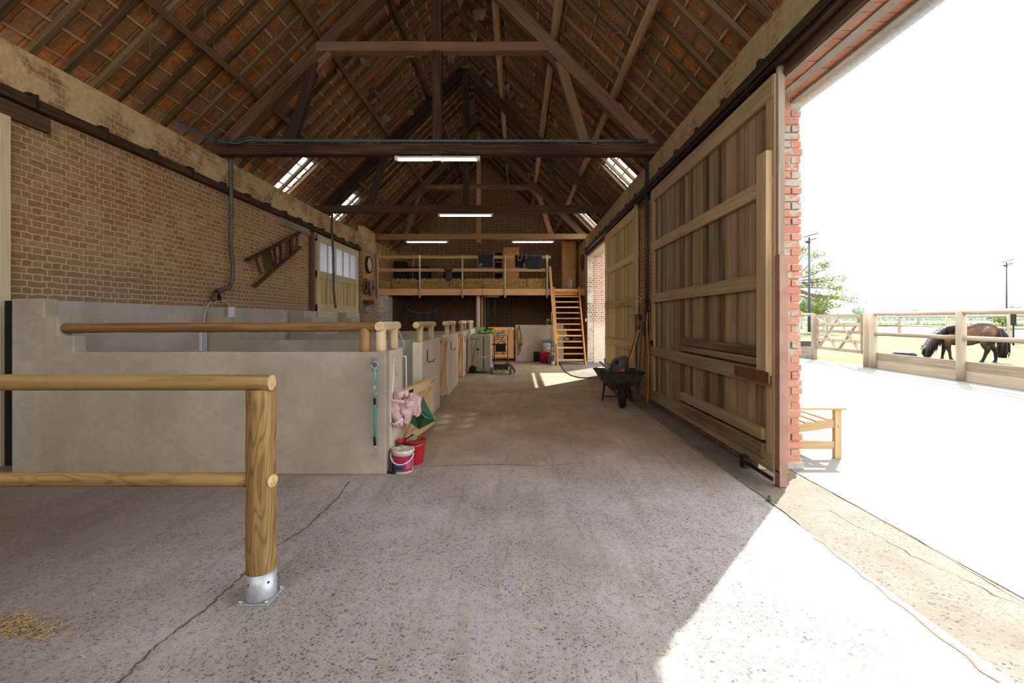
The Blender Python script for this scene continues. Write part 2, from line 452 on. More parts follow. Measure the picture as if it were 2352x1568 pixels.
def glass_tile():
    t = NT('glass_tile')
    tr = t.n('ShaderNodeBsdfTranslucent'); tr.inputs[0].default_value = (.9, .93, .95, 1)
    tp = t.n('ShaderNodeBsdfTransparent'); tp.inputs[0].default_value = (.9, .92, .95, 1)
    mx = t.n('ShaderNodeMixShader'); mx.inputs[0].default_value = .08
    t.l(tr.outputs[0], mx.inputs[1]); t.l(tp.outputs[0], mx.inputs[2]); t.l(mx.outputs[0], t.out.inputs[0])
    return t.m
M['glass'] = glass_tile()
def frosted(name, col):
    t = NT(name)
    tr = t.n('ShaderNodeBsdfTranslucent'); tr.inputs[0].default_value = col
    df = t.n('ShaderNodeBsdfDiffuse'); df.inputs[0].default_value = (.7, .7, .72, 1)
    mx = t.n('ShaderNodeMixShader'); mx.inputs[0].default_value = .35
    t.l(tr.outputs[0], mx.inputs[1]); t.l(df.outputs[0], mx.inputs[2]); t.l(mx.outputs[0], t.out.inputs[0])
    return t.m
M['pane'] = frosted('dusty_pane', (.42, .42, .46, 1))

XL, XR, ZT = -5.34, 2.42, 4.41       # inner wall faces, wall top
XLO, XRO = -5.80, 2.85
YN, YB = -1.8, 21.0
RX, RZ = -1.45, 8.88                 # ridge

# ------------------------------------------------------------------ floor, yard
def st(o, label=None, cat=None): return tag(o, label, cat, kind='structure')
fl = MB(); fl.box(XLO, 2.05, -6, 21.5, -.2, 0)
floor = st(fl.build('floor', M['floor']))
def crack(pts, w, parent, mat=None, jit=.02, n=10, z=.0025, name='crack'):
    m = MB(); Q = []
    for a, b in zip(pts[:-1], pts[1:]):
        for i in range(n):
            t = i / n; Q.append(Vector(a).lerp(Vector(b), t))
    Q.append(Vector(pts[-1]))
    Q = [q + V(rng.uniform(-jit, jit), rng.uniform(-jit, jit), 0) for q in Q]
    vs = []
    for i, q in enumerate(Q):
        d = (Q[min(i + 1, len(Q) - 1)] - Q[max(i - 1, 0)]); nn = V(-d.y, d.x, 0).normalized()
        ww = w * rng.uniform(.3, 1.5) / 2
        vs += [V(q.x, q.y, z) + nn * ww, V(q.x, q.y, z) - nn * ww]
    fs = [(2 * i, 2 * i + 1, 2 * i + 3, 2 * i + 2) for i in range(len(Q) - 1)]
    m.add(vs, fs)
    o = m.build(name, mat or M['crack'])
    off = parent.location.copy()
    o.parent = parent; o.location = o.location - off
    return o
crack([P(805, 1105), P(770, 1150), P(700, 1215), P(640, 1250), P(570, 1310), P(510, 1365), P(440, 1425), P(370, 1475), P(310, 1530), P(270, 1575)], .011, floor, jit=.010)
crack([P(985, 1071), P(1120, 1066), P(1240, 1069), P(1340, 1063)], .012, floor, jit=.012)
ts = MB(); ts.box(2.05, 2.72, -6, 21, -.2, -.004)
M['crackl'] = plain('crack_pale', '#857b6e', .95)
thr = st(ts.build('floor_threshold', M['patchfloor']))
crack([V(2.03, 9.0, 0), V(2.0, 6.5, 0), V(2.06, 4.5, 0), V(2.09, 3.7, 0), V(2.02, 2.8, 0), V(1.98, 1.8, 0), V(2.04, .5, 0)], .018, thr, M['crackl'], jit=.014, n=14)
crack([V(2.72, 4.45, 0), V(2.73, 3.3, 0), V(2.69, 2.4, 0), V(2.7, 1.2, 0)], .006, thr, M['crackl'], jit=.008, n=10)
crack([V(2.45, 3.6, 0), V(2.52, 2.9, 0), V(2.66, 2.3, 0)], .006, thr, M['crackl'], jit=.02, n=9)
yd = MB(); yd.box(2.72, 11.15, -12, 60, -.2, 0)
yard = st(yd.build('floor_yard', M['yard']))
sl = MB()
poly = [P(1290, 842), P(1293, 848), P(1300, 856), P(1312, 863), P(1330, 868), P(1358, 870), P(1400, 872), V(2.6, 11.4, 0), V(2.6, 15.8, 0), V(1.42, 15.8, 0)]
poly = [(p.x, p.y) for p in poly]
sl.prism(poly, .001, .03, plane='xy')
slab = st(sl.build('floor_slab', M['patchfloor']))
sand = MB()
def ground_mat():
    t = NT('paddock_ground'); p = t.pos()
    n = t.noise(p, .55, 5, .6); n2 = t.noise(p, 6, 4, .7)
    x = t.n('ShaderNodeSeparateXYZ'); t.l(p, x.inputs[0])
    c = t.mix(t.ramp(n2, .35, .7), lin('#6b5e4c'), lin('#7d705a'))
    g = t.mix(t.ramp(n2, .3, .7), lin('#515c34'), lin('#6c7548'))
    c = t.mix(t.ramp(t.math('ADD', n, t.math('MULTIPLY', n2, .25)), .56, .74), c, g)
    t.bump(n2, .6, .05)
    return t.fin(c, .95, .1)
M['paddock'] = ground_mat()
M['sand'] = plain('arena_sand', '#77716a', .95, col2='#847d73', scale=.8)
M['grass'] = plain('field_grass', '#4f6830', .95, col2='#66784a', scale=.35)
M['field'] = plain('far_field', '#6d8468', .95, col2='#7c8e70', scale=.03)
pd = MB(); pd.prism([(11.15, -12), (26, -12), (36.5, 45), (60, 110), (40, 110), (11.15, 60)], -.2, .0, plane='xy')
st(pd.build('floor_paddock', M['paddock']))
sn = MB(); sn.prism([(26, -12), (200, -12), (200, 92), (52, 92), (36.5, 45)], -.2, -.002, plane='xy')
st(sn.build('floor_arena', M['sand']))
gs = MB(); gs.prism([(40, 92), (260, 92), (260, 140), (40, 140)], -.2, -.001, plane='xy')
st(gs.build('floor_meadow', M['grass']))
ff = MB(); ff.prism([(20, 140), (900, 140), (900, 900), (20, 900)], -.2, -.003, plane='xy')
st(ff.build('floor_field', M['field']))
# ------------------------------------------------------------------ walls
wl = MB()
wl.box(XLO, XL, YN, 12.06, 0, ZT); wl.box(XLO, XL, 14.88, YB, 0, ZT)
wl.box(XLO, XL, 12.06, 14.88, 3.66, ZT); wl.box(XLO, XL, 12.06, 14.88, 0, 1.62)
wall_left = st(wl.build('wall_left', M['brick']))
pr = MB(); pr.box(XL, -5.18, 15.2, 16.55, 0, 4.62)
st(pr.build('wall_left_pier', M['brick']))
wr = MB()
wr.box(XR, XRO, 4.70, 12.0, 0, 3.70); wr.box(XR, XRO, 15.8, YB, 0, 3.70)
wr.box(XR, XRO, 4.56, YB, 3.70, ZT); wr.box(XR, XRO, YN, 4.56, 3.86, ZT)
wall_right = st(wr.build('wall_right', M['brickr']))
ps = MB(); ps.box(XRO, 4.0, 15.8, 16.4, 0, 3.85); ps.box(2.63, XRO, 15.79, 15.83, 0, 3.70)
st(ps.build('wall_porch', M['brickj']))
wn = MB(); wn.box(2.40, 2.60, 15.72, 15.95, 0, 3.9)
st(wn.build('wall_right_nib', M['brickw']))
wb = MB()
wb.prism([(XLO, 0), (XRO, 0), (XRO, ZT), (XRO, 4.72), (RX, RZ + .14), (XLO, 4.72)], YB - .02, YB + .4)
st(wb.build('wall_back', M['brickb']))
wq = MB(); wq.box(XLO, XRO, YN - .4, YN, 0, 3.2)  # unseen wall behind the camera, stopped low to let sky light in above
st(wq.build('wall_rear_unseen', M['brickb']))
# real brick end of the wall beside the big opening
jb = MB(); zc = .05; k = 0
jb.box(2.435, 2.835, 4.59, 4.72, 0, 3.70, mi=1)
jb.box(2.40, 2.86, 4.55, 4.72, 0, .07, mi=1)
while zc < 3.64:
    if k % 2: xs = [(2.42, 2.52), (2.535, 2.735), (2.75, 2.85)]
    else: xs = [(2.42, 2.628), (2.645, 2.85)]
    for (a, b) in xs:
        e = rng.uniform(-.022, .012) if b > 2.8 else 0
        jb.box(a, b + e, 4.575 + rng.uniform(-.012, .010), 4.72, zc, zc + .064 + rng.uniform(-.004, .003))
    zc += .0775; k += 1
st(jb.build('wall_right_jamb', [M['jamb'], plain('jamb_mortar', '#b8b0a3', .95, scale=20)], bevel=.004))
# lintel over the big opening: steel joists with brick between
lt = MB()
for (a, b, zz, mi) in ((2.42, 2.455, 3.69, 0), (2.56, 2.65, 3.695, 0), (2.745, 2.80, 3.68, 0)):
    lt.box(a, b, -4, 4.75, zz, 3.86, mi=mi)
for (a, b) in ((2.455, 2.56), (2.65, 2.745)):
    y = -4
    while y < 4.7:
        L = rng.choice([.21, .21, .10]); lt.box(a, b, y, min(y + L - .008, 4.74), 3.705 + rng.uniform(0, .008), 3.86, mi=1); y += L
st(lt.build('trim_3', [plain('lintel_grey', '#8f867c', .8, col2='#a79d92', scale=4), M['soffit']]), 'grey joists with orange brick between over the big opening', 'lintel')
lt = MB(); lt.box(2.45, 2.86, 11.5, 15.85, 3.68, 3.74)
st(lt.build('trim_4', M['cream']), 'pale lintel board over the far doorway', 'lintel')
# gutter
gt = MB(); GX, GZ = 3.305, 4.06
vs = []; n = 14
for y in (-4, 21):
    for i in range(n + 1):
        a = math.pi + math.pi * i / n
        vs.append(V(GX + .075 * math.cos(a), y, GZ + .075 * math.sin(a)))
gt.add(vs, [(i, i + 1, n + 2 + i, n + 1 + i) for i in range(n)], smooth=True)
gut = gt.build('roof_gutter', M['galv'], solid=.006)
tag(gut, 'grey half-round gutter under the eave over the big opening', 'gutter')
br = MB()
for y in (1.2, 2.0, 2.8, 3.6, 4.4):
    br = MB(); br.tube([V(GX + .08 * math.cos(a), y, GZ + .08 * math.sin(a)) - gut.location for a in [math.pi + math.pi * i / 8 for i in range(9)]], .008, 5)
    br.build('gutter_bracket', M['galv'], gut)
fb = MB(); fb.box(3.10, 3.15, -4, 21, 4.02, 4.20)
st(fb.build('trim_5', M['greywood']), 'grey fascia board behind the gutter', 'fascia board')

# ------------------------------------------------------------------ roof
def roofpt(side, s, y, h=0.0):
    """point at horizontal distance s from the ridge, h above the rafters' underside (vertical)"""
    return V(RX + (-s if side < 0 else s), y, RZ - .15 - s + h)
ceil = st(thing('ceiling', 'steep open roof of clay tiles on rafters', 'roof', (RX, 0, 0)), None, None)
def child(mb, name, mat, parent, **k):
    o = mb.build(name, mat, **k)
    o.parent = parent; o.location = o.location - parent.location
    return o
SE = {-1: 4.42, 1: 4.62}
k = -20
while 4.85 + .4 * k < 20.9:
    y = 4.85 + .4 * k
    for sd in (-1, 1):
        m = MB(); up = V(-1 if sd < 0 else 1, 0, 1)
        yy = y + rng.uniform(-.02, .02)
        m.beam(roofpt(sd, .02, yy, .08), roofpt(sd, SE[sd], yy + rng.uniform(-.02, .02), .08), (.062 + rng.uniform(-.006, .012)), .065, up=up, n=8, wob=.008)
        child(m, 'rafter', M['rafter'], ceil)
    k += 1
sk = []
s = .12
while s < 4.7:
    sk.append(s); s += .212
for sd in (-1, 1):
    for s in sk:
        if s > SE[sd]: continue
        m = MB(); m.beam(roofpt(sd, s, YN, .142), roofpt(sd, s, YB, .142), .028, .022, up=V(-1 if sd < 0 else 1, 0, 1), n=24, wob=.006)
        child(m, 'batten', M['batten'], ceil)
    m = MB()
    for zz in (5.43, 6.50, 7.59):
        s = RZ - .15 - .135 - zz          # purlin top touches the rafters
        m = MB(); r = .055 if sd < 0 else .075
        a = roofpt(sd, s, YN, -.07); b = roofpt(sd, s, YB, -.07)
        if sd < 0: m.beam(a, b, .085, .11, up=V(-1, 0, 1), n=16, wob=.014)
        else: m.tube([a.lerp(b, i / 20) + V(0, 0, rng.uniform(-.015, .015)) for i in range(21)], [r * rng.uniform(.85, 1.1) for _ in range(21)], 8, smooth=False)
        child(m, 'purlin', M['batten'] if sd > 0 else M['rafter'], ceil)
SKY = [(-1, 10.44, 11.26), (1, 10.04, 11.26), (-1, 13.64, 14.46), (1, 15.24, 16.46)]
tm = MB(); gm = MB(); TW = .2
for sd in (-1, 1):
    rows = [0 - .1] + sk
    for i in range(len(rows)):
        s0 = rows[i] - .05; s1 = (rows[i] + .212 + .085)
        if rows[i] + .16 > SE[sd]: continue
        y = YN
        while y < YB - .01:
            y1 = min(y + TW, YB)
            sky = any(a == sd and b - .01 <= y and y1 <= c + .01 and 3.35 < rows[i] < 4.3 for (a, b, c) in SKY)
            h0 = .160; h1 = .188
            tl = rng.uniform(-.003, .003); t2 = rng.uniform(-.004, .004)
            cols = [(-.08, .014), (.15, .0), (.6, .006), (1.0, .0)]
            vs = []
            for (u, dh) in cols:
                yy = y + (y1 - y) * u
                vs.append(roofpt(sd, s0, yy, h0 + dh + tl)); vs.append(roofpt(sd, s1, yy, h1 + dh + t2))
            fs = [(2 * j, 2 * j + 1, 2 * j + 3, 2 * j + 2) for j in range(3)]
            (gm if sky else tm).add(vs, fs)
            y += TW
    # ridge
tm.tube([V(RX, YN, RZ + .02), V(RX, YB, RZ + .02)], .12, 8)
child(tm, 'roof_tiles', M['tile'], ceil)
child(gm, 'skylight_tiles', M['glass'], ceil)

# ------------------------------------------------------------------ trusses
def truss(Y, label, wd='beam'):
    t = thing('roof_truss', label, 'roof truss', (RX, Y, 4.41), 0, 'roof trusses')
    lx = lambda x: x - RX
    W = .17
    def part(name, fn, mat='beam', bev=.012):
        m = MB(); fn(m); return m.build(name, M[wd], t, bevel=bev)
    part('tie_beam', lambda m: m.beam((lx(-5.62), 0, .13), (lx(2.66), 0, .13), .19, .20, n=10, wob=.006))
    part('collar_beam', lambda m: m.beam((lx(-3.62), 0, 1.965), (lx(.72), 0, 1.965), .17, .17, n=5, wob=.006))
    part('king_post', lambda m: m.beam((0, 0, -.10), (0, 0, 4.0), .17, .165, n=6, wob=.006, up=(0, 1, 0)))
    for sd in (-1, 1):
        up = V(sd, 0, 1)
        a = V(sd * 3.87, 0, .16); b = V(sd * .07, 0, 3.96)
        part('principal_rafter', lambda m: m.beam(a, b, .17, .22, up=up, n=8, wob=.008))
        part('strut', lambda m: m.beam((sd * 2.66, 0, .22), (sd * 2.20, 0, 1.72), .12, .18, up=(sd, 0, 0), n=3, wob=.008))
        part('collar_brace', lambda m: m.beam((sd * 2.25, 0, 1.55), (sd * 1.95, 0, 1.90), .11, .16, up=(sd, 0, 0), n=2))
        for zz in (5.43, 6.50):
            s = RZ - .15 - .135 - zz
            c = V(sd * s, 0, zz - 4.41 - .02)
            part('purlin_cleat', lambda m: m.beam(c + V(sd * .16, 0, -.20), c + V(sd * .06, 0, -.08), .15, .13, up=up))
    return t
truss(8.2, 'nearest of the three timber roof trusses, its king post in full view')
truss(12.6, 'middle roof truss, darkest of the timber trusses, between the two skylight pairs', 'beamdark')
truss(16.8, 'farthest roof truss, light brown timber just above the hay loft rail', 'beamlight')

# ------------------------------------------------------------------ beams with track brackets along the walls
t1 = MB(); t1.beam((XL + .045, YN, 3.845), (XL + .045, 15.2, 3.845), .11, .115, n=14, wob=.006)
tr1 = st(t1.build('trim_1', M['darkwood'], bevel=.01), 'dark timber ledge along the left wall', 'wall beam')
for y in (4.95, 5.8, 6.6, 7.33, 8.15, 8.9, 9.6, 10.3, 11.0, 11.6, 12.3, 13.0, 13.7, 14.4, 14.9):
    m = MB(); m.box(XL, XL + .06, y - .035, y + .035, 3.90, 3.955); m.box(XL + .03, XL + .115, y - .012, y + .012, 3.79, 3.94)
    child(m, 'bracket', M['iron'], tr1)
m = MB(); m.box(XL, XL + .05, 3.0, 5.15, 3.60, 3.77); child(m, 'plank', M['darkwood'], tr1)
m = MB(); m.box(XL, XL + .05, 10.1, 12.0, 3.62, 3.78); child(m, 'plank', M['greywood'], tr1)
t2 = MB(); t2.beam((XR - .035, 2, 3.93), (XR - .035, 16, 3.93), .09, .10, n=14, wob=.006)
t2.box(XR - .03, XR, 2, 16, 3.70, 3.88)
tr2 = st(t2.build('trim_2', M['darkwood'], bevel=.01), 'dark timber beam carrying the sliding door track on the right wall', 'wall beam')
m = MB(); m.box(2.335, 2.36, 2, 16, 3.79, 3.85); m.box(2.30, 2.36, 2, 16, 3.785, 3.797); child(m, 'door_track', M['iron'], tr2)
for y in (4.5, 5.3, 6.1, 6.9, 7.7, 8.5, 9.3, 10.1, 10.9, 11.7, 12.5, 13.3, 14.1):
    m = MB(); m.box(2.37, 2.42, y - .03, y + .03, 3.985, 4.06); child(m, 'bracket', M['iron'], tr2)

# ------------------------------------------------------------------ sliding doors
def boards(m, Y0, Y1, z0, z1, x0, x1, w=.105):
    y = Y0
    while y < Y1 - .01:
        ww = min(w * rng.uniform(.75, 1.25), Y1 - y)
        xo = rng.uniform(-.004, .003)
        m.box(x0 + xo, x1, y, y + ww - .004, z0, z1); y += ww
def barn_door(name, Y0, Y1, z0, label, mb, mf, light=False):
    d = st(thing(name, label, 'sliding door', (2.36, (Y0 + Y1) / 2, z0)))
    c = d.location
    def part(nm, fn, mat, bev=.004):
        m = MB(); fn(m)
        m.v = [v - c for v in m.v]
        return m.build(nm, mat, d, bevel=bev)
    part('board_panel', lambda m: boards(m, Y0, Y1, z0, 3.74, 2.365, 2.395), mb, 0)
    for (a, b) in ((3.53, 3.74), (2.68, 2.83), (1.79, 1.94), (.87, 1.03), (z0, z0 + .17)):
        part('rail', lambda m: m.box(2.325, 2.365, Y0 + .02, Y1, a, b), mf)
    for y in (Y0, Y1 - .14):
        part('stile', lambda m: m.box(2.33, 2.364, y, y + .14, z0, 3.74), mf)
    for y in (Y0 + .5, Y1 - .5):
        part('hanger', lambda m: (m.box(2.34, 2.362, y - .03, y + .03, 3.70, 3.86),
             m.lathe([(.001, -.015), (.05, -.015), (.05, .015), (.001, .015)], (2.35, y, 3.83), (1, 0, 0), 12)), M['iron'])
    return d, part
d2, part = barn_door('door_2', 4.14, 7.97, .10, 'large weathered board sliding door beside the big opening', M['door'], M['doorframe'])
part('stile', lambda m: m.box(2.27, 2.33, 4.17, 4.34, .98, 3.05), M['doorframe'])
part('wicket_rail', lambda m: (m.box(2.30, 2.365, 4.34, 6.45, 1.06, 1.13), m.box(2.315, 2.365, 4.34, 6.45, 1.14, 1.24)), M['door'])
part('lower_rail', lambda m: (m.box(2.30, 2.365, 4.30, 6.45, .36, .47), m.box(2.29, 2.33, 4.28, 6.45, .20, .33)), M['door'])
part('edge_batten', lambda m: m.box(2.345, 2.405, 4.10, 4.14, 2.05, 3.80), M['greywood'])
part('end_bar', lambda m: (m.box(2.335, 2.415, 4.065, 4.14, .12, 2.08), m.box(2.335, 2.40, 4.06, 4.14, 0, .14)), M['rustbar'])
part('latch_plate', lambda m: m.box(2.255, 2.27, 4.10, 4.75, .92, 1.02), M['rust'], .002)
part('door_guide', lambda m: (m.box(2.29, 2.305, 4.1, 4.62, .04, .075), m.box(2.27, 2.33, 4.58, 4.66, .0, .12)), M['iron'], .002)
part('door_knob', lambda m: m.lathe([(.001, 0), (.045, 0), (.045, .03), (.02, .045), (.001, .045)], (2.325, 7.88, 1.09), (-1, 0, 0), 12), M['black'])
d3, part = barn_door('door_3', 9.12, 12.2, .16, 'far sliding door of honey-coloured boards, half across the second doorway', M['doorlight'], M['doorlight'])
part('edge_batten', lambda m: m.box(2.325, 2.40, 9.06, 9.12, .16, 3.80), M['doorlight'])
part('latch_bar', lambda m: (m.box(2.26, 2.275, 9.0, 9.5, 1.73, 1.755), m.box(2.25, 2.28, 9.0, 9.42, 1.59, 1.62)), M['steel'], .002)
# left sliding door with panes
d1 = st(thing('door_1', 'cream plank sliding door with five white panes in the left wall', 'sliding door', (XL, 13.45, 1.55)))
def p1(nm, fn, mat, bev=.004):
    m = MB(); fn(m); c = d1.location; m.v = [v - c for v in m.v]
    return m.build(nm, mat, d1, bevel=bev)
A, B = 11.95, 15.0
p1('top_rail', lambda m: m.box(-5.33, -5.27, A, B, 3.56, 3.74), M['cream'])
p1('mid_rail', lambda m: m.box(-5.33, -5.275, A, B, 2.60, 2.79), M['cream'])
p1('bottom_rail', lambda m: m.box(-5.33, -5.27, A, B, 1.55, 1.90), M['cream'])
for y in (A, B - .14): p1('stile', lambda m: m.box(-5.335, -5.265, y, y + .14, 1.55, 3.74), M['cream'])
for i in range(4):
    y = A + .14 + (B - A - .28) * (i + 1) / 5
    p1('glazing_bar', lambda m: m.box(-5.33, -5.28, y - .025, y + .025, 2.79, 3.56), M['cream'])
for i in range(5):
    w = (B - A - .28) / 5; y = A + .14 + w * i
    p1('window_pane', lambda m: m.box(-5.315, -5.308, y, y + w, 2.79, 3.56), M['pane'], 0)
def bd(m):
    y = A + .14
    while y < B - .15:
        w = min(.1, B - .14 - y); m.box(-5.325, -5.30 + rng.uniform(-.003, .003), y, y + w - .006, 1.9, 2.6); y += w
p1('board_panel', bd, M['doorlight'], 0)
p1('door_edge', lambda m: m.box(-5.33, -5.25, 11.6, 11.72, 1.71, 3.78), M['rust'])
p1('hanger', lambda m: m.box(-5.29, -5.25, 11.55, 11.7, 3.72, 3.90), M['iron'])
# dado: smooth concrete along the stall side of the left wall
dd = MB(); dd.box(XL, -5.28, 4.9, 15.35, 0, 1.715)
dado = st(dd.build('baseboard_left', M['dado'], bevel=.01), 'pale concrete dado along the left wall behind the stalls', 'dado')
# lime column left of clock etc handled by pier
# ------------------------------------------------------------------ stall walls
CW = lambda y: -1.275 - .0195 * (y - 4.4)        # corridor face of the stalls
def stepped(x0, xs, y0, y1, xe, zlow, name, label):
    """partition with three steps down from the left wall"""
    a, b, c = xs
    m = MB()
    m.prism([(x0, 0), (xe, 0), (xe, zlow), (c, zlow), (c, 1.345), (b, 1.345), (b, 1.532), (a, 1.532), (a, 1.70), (x0, 1.70)], y0, y1)
    return st(m.build(name, M['wallc'], bevel=.012), label, 'stall wall')
def pillar(y0, y1, name, label):
    m = MB()
    m.prism([(CW(y0), y0), (CW(y1), y1), (CW(y1) - .14, y1), (CW(y0) - .14, y0)], 0, 1.185, plane='xy')
    return st(m.build(name, M['wallc_lit'], bevel=.015), label, 'stall wall')
EX = -4.89
stepped(EX, (-4.575, -4.44, -4.29), 4.39, 4.53, -1.275, 1.185, 'wall_stall_end', 'grey concrete end wall of the stalls facing the open floor, stepped at its left')
stepped(-5.28, (-5.0, -4.87, -4.71), 7.70, 7.83, -1.45, 1.15, 'wall_stall_partition', 'concrete partition between first and second stall')
stepped(-5.28, (-5.0, -4.84, -4.70), 10.52, 10.65, -1.5, 1.15, 'wall_stall_partition', 'concrete partition between second and third stall')
stepped(-5.28, (-5.05, -4.92, -4.75), 13.35, 13.48, -1.55, 1.15, 'wall_stall_partition', 'concrete partition at the far end of the third stall')
PY = [(4.53, 5.10), (6.22, 7.83), (8.96, 10.65), (11.76, 13.0), (14.1, 15.9)]
PL = ['corner block of the stall front carrying the saddle rack', 'second concrete block of the stall front, with a thin hook', 'third concrete block of the stall front', 'fourth concrete block of the stall front, beside the grey locker', 'last concrete block of the stall front under the loft']
for (a, b), l in zip(PY, PL): pillar(a, b, 'wall_stall_front', l)
m = MB(); m.box(-5.30, -4.86, 4.66, 4.70, 0, 1.69)  # black sheet added to give the unlit gap its darkness
tag(m.build('gap_shade_panel', M['black']), 'black panel standing in for the dark gap left of the stall end wall', 'board')
m = MB(); m.box(-5.338, -5.26, 4.62, 4.72, 0, 3.60)
tag(m.build('door_jamb_post', M['cream'], bevel=.004), 'pale upright post on the left wall at the picture edge', 'post')

def log_rail(label, p, q, r, posts, rp=.05, mat='logdark', name='log_rail', zb=1.185, group='log rails on the stall walls'):
    p, q = Vector(p), Vector(q)
    b = V((p.x + q.x) / 2, (p.y + q.y) / 2, zb)
    t = thing(name, label, 'log rail', b, 0, group)
    n = 12; m = MB()
    d = (q - p).normalized()
    pts = [p, p + d * .006] + [p.lerp(q, (i + .5) / n) + V(0, 0, rng.uniform(-.003, .003)) for i in range(n)] + [q - d * .006, q]
    rr = [r * .88] + [r * rng.uniform(.97, 1.03) for _ in range(n + 2)] + [r * .88]
    m.tube([v - b for v in pts], rr, 18, capmi=1)
    m.build('rail', [M[mat], M['endgrain']], t)
    for (x, y) in posts:
        m = MB(); zt = p.z
        m.tube([V(x, y, z) - b for z in (zb - .01, zb + .06, (zb + zt) / 2, zt)], [rp, rp * 1.02, rp * .97, rp], 14)
        m.build('post', M[mat], t)
    return t
log_rail('long brown log rail along the top of the stall end wall', (-4.46, 4.46, 1.413), (-1.36, 4.46, 1.428), .047, [(-1.50, 4.46)], group=None)
cx = lambda y: CW(y) - .07
log_rail('short pale log rail on the corner block of the stall front', (cx(4.42), 4.40, 1.428), (cx(5.1), 5.12, 1.428), .047, [(cx(4.45) , 4.47), (cx(4.95), 4.95)], mat='logpale')
log_rail('short log rail on the second stall block, behind the half door', (cx(6.22), 6.14, 1.42), (cx(7.8), 7.6, 1.42), .047, [(cx(6.4), 6.40), (cx(7.3), 7.30)], mat='logpale')
log_rail('short log rail on the third stall block', (cx(8.9), 8.88, 1.42), (cx(10.6), 10.45, 1.42), .047, [(cx(9.2), 9.20), (cx(10.2), 10.2)], mat='logpale')
log_rail('short log rail on the fourth stall block, above the grey locker', (cx(11.7), 11.68, 1.42), (cx(13.2), 13.1, 1.42), .047, [(cx(12), 12.0), (cx(12.8), 12.8)], mat='logpale')
log_rail('farthest short log rail, on the last stall block under the loft', (cx(14.1), 14.05, 1.42), (cx(15.8), 15.6, 1.42), .047, [(cx(14.5), 14.5), (cx(15.3), 15.3)], mat='logpale')

# half doors of the stalls (local frame: +y along the door, 0 at hinge, face towards +x)
def stall_door(label, loc, rz, w, h, mat, bolt=True, zb=.06):
    t = thing('stall_door', label, 'stall door', (loc[0], loc[1], 0), rz, None)
    m = MB(); boards(m, 0, w, zb, h, -.015, .012, w=.13); m.build('board_panel', M[mat], t, bevel=.003)
    for (a, b) in ((h - .11, h), (zb + .03, zb + .13)):
        m = MB(); m.box(.012, .045, 0, w, a, b); m.build('rail', M[mat], t, bevel=.004)
    m = MB(); m.beam((.028, .05, zb + .13), (.028, w - .08, h - .12), .035, .10, up=(1, 0, 0)); m.v = m.v
    m2 = MB(); m2.prism([(.02, zb + .13), (.13, zb + .13), (w - .02, h - .11), (w - .13, h - .11)], .012, .043, plane='yz')
    m2.build('brace', M[mat], t, bevel=.004)
    if bolt:
        m = MB(); m.box(.045, .052, w - .16, w - .01, h - .07, h - .03); m.tube([(.06, w - .18, h - .05), (.06, w + .03, h - .05)], .008, 8); m.tube([(.06, w - .1, h - .05), (.10, w - .1, h - .055)], .006, 6)
        m.build('bolt', M['steel'], t)
    for z in (zb + .08, h - .055):
        m = MB(); m.box(.045, .052, 0, .22, z - .018, z + .018); m.tube([(.045, -.01, z - .03), (.045, -.01, z + .03)], .012, 8)
        m.build('hinge', M['iron'], t)
    return t
stall_door('low braced plank door ajar behind the pink jacket', (-1.31, 5.13), R(-7.5), 1.07, .72, 'pinepale')
stall_door('tall plank stall door between second and third concrete block', (CW(7.86) - .06, 7.86), R(1.1), 1.07, 1.16, 'pinepale')
stall_door('tall plank stall door between third and fourth concrete block', (CW(10.68) - .06, 10.68), R(1.1), 1.05, 1.16, 'pine')
for y, x, s, l in ((6.55, 0, 1, 'thin iron hook on the second concrete block'), (9.2, 0, 1, 'thin iron hook on the third concrete block'), (12.1, 0, .8, 'thin iron hook on the fourth concrete block')):
    x = CW(y) + .012; m = MB()
    m.tube([(x, y, 1.06), (x, y, 0.90), (x + .02, y + .02, .885), (x + .08, y + .05, .89), (x + .09, y + .06, .93)], .007, 6)
    tag(m.build('wall_hook', M['iron']), l, 'hook', 'hooks on the stall front')

# ------------------------------------------------------------------ hitching rail in the foreground
b = V(-1.39, 2.46, 0)
hr = thing('hitching_rail', 'round log hitching rail in the foreground on a galvanised post shoe', 'hitching rail', b)
def hpost(dx, nm=True):
    m = MB(); n = 16
    m.tube([(dx + .002 * math.sin(i), 0, .02 + 1.105 * i / n) for i in range(n + 1)], [.073 * rng.uniform(.985, 1.015) for _ in range(n + 1)], 28)
    p = m.build('post', M['log'], hr)
    if nm:
        m = MB(); m.tube([(dx + .068, -.018, .634), (dx + .0745, -.020, .634)], [.030, .034], 18); m.build('rail_socket', M['endgrain'], p)
    m = MB(); m.lathe([(.077, .008), (.078, .02), (.078, .150), (.0745, .150), (.0745, .02)], (dx, 0, 0), seg=32)
    s = m.build('post_shoe', M['galv'], hr)
    m = MB(); m.box(dx - .085, dx + .085, -.085, .085, .0, .009); m.build('base_plate', M['galv'], s, bevel=.003)
    for i in (-1, 1):
        for j in (-1, 1):
            m = MB(); m.lathe([(.012, 0), (.012, .008), (.008, .012), (.001, .012)], (dx + .068 * i, .068 * j, .009), seg=6, smooth=False); m.build('bolt', M['steel'], s)
    for a in (-1.9, -.6, .4):
        m = MB(); m.lathe([(.007, 0), (.005, .004), (.001, .004)], (dx + .078 * math.cos(a), .078 * math.sin(a), .105), (math.cos(a), math.sin(a), 0), 8); m.build('screw', M['rust'], s)
hpost(0); hpost(-2.2, False)
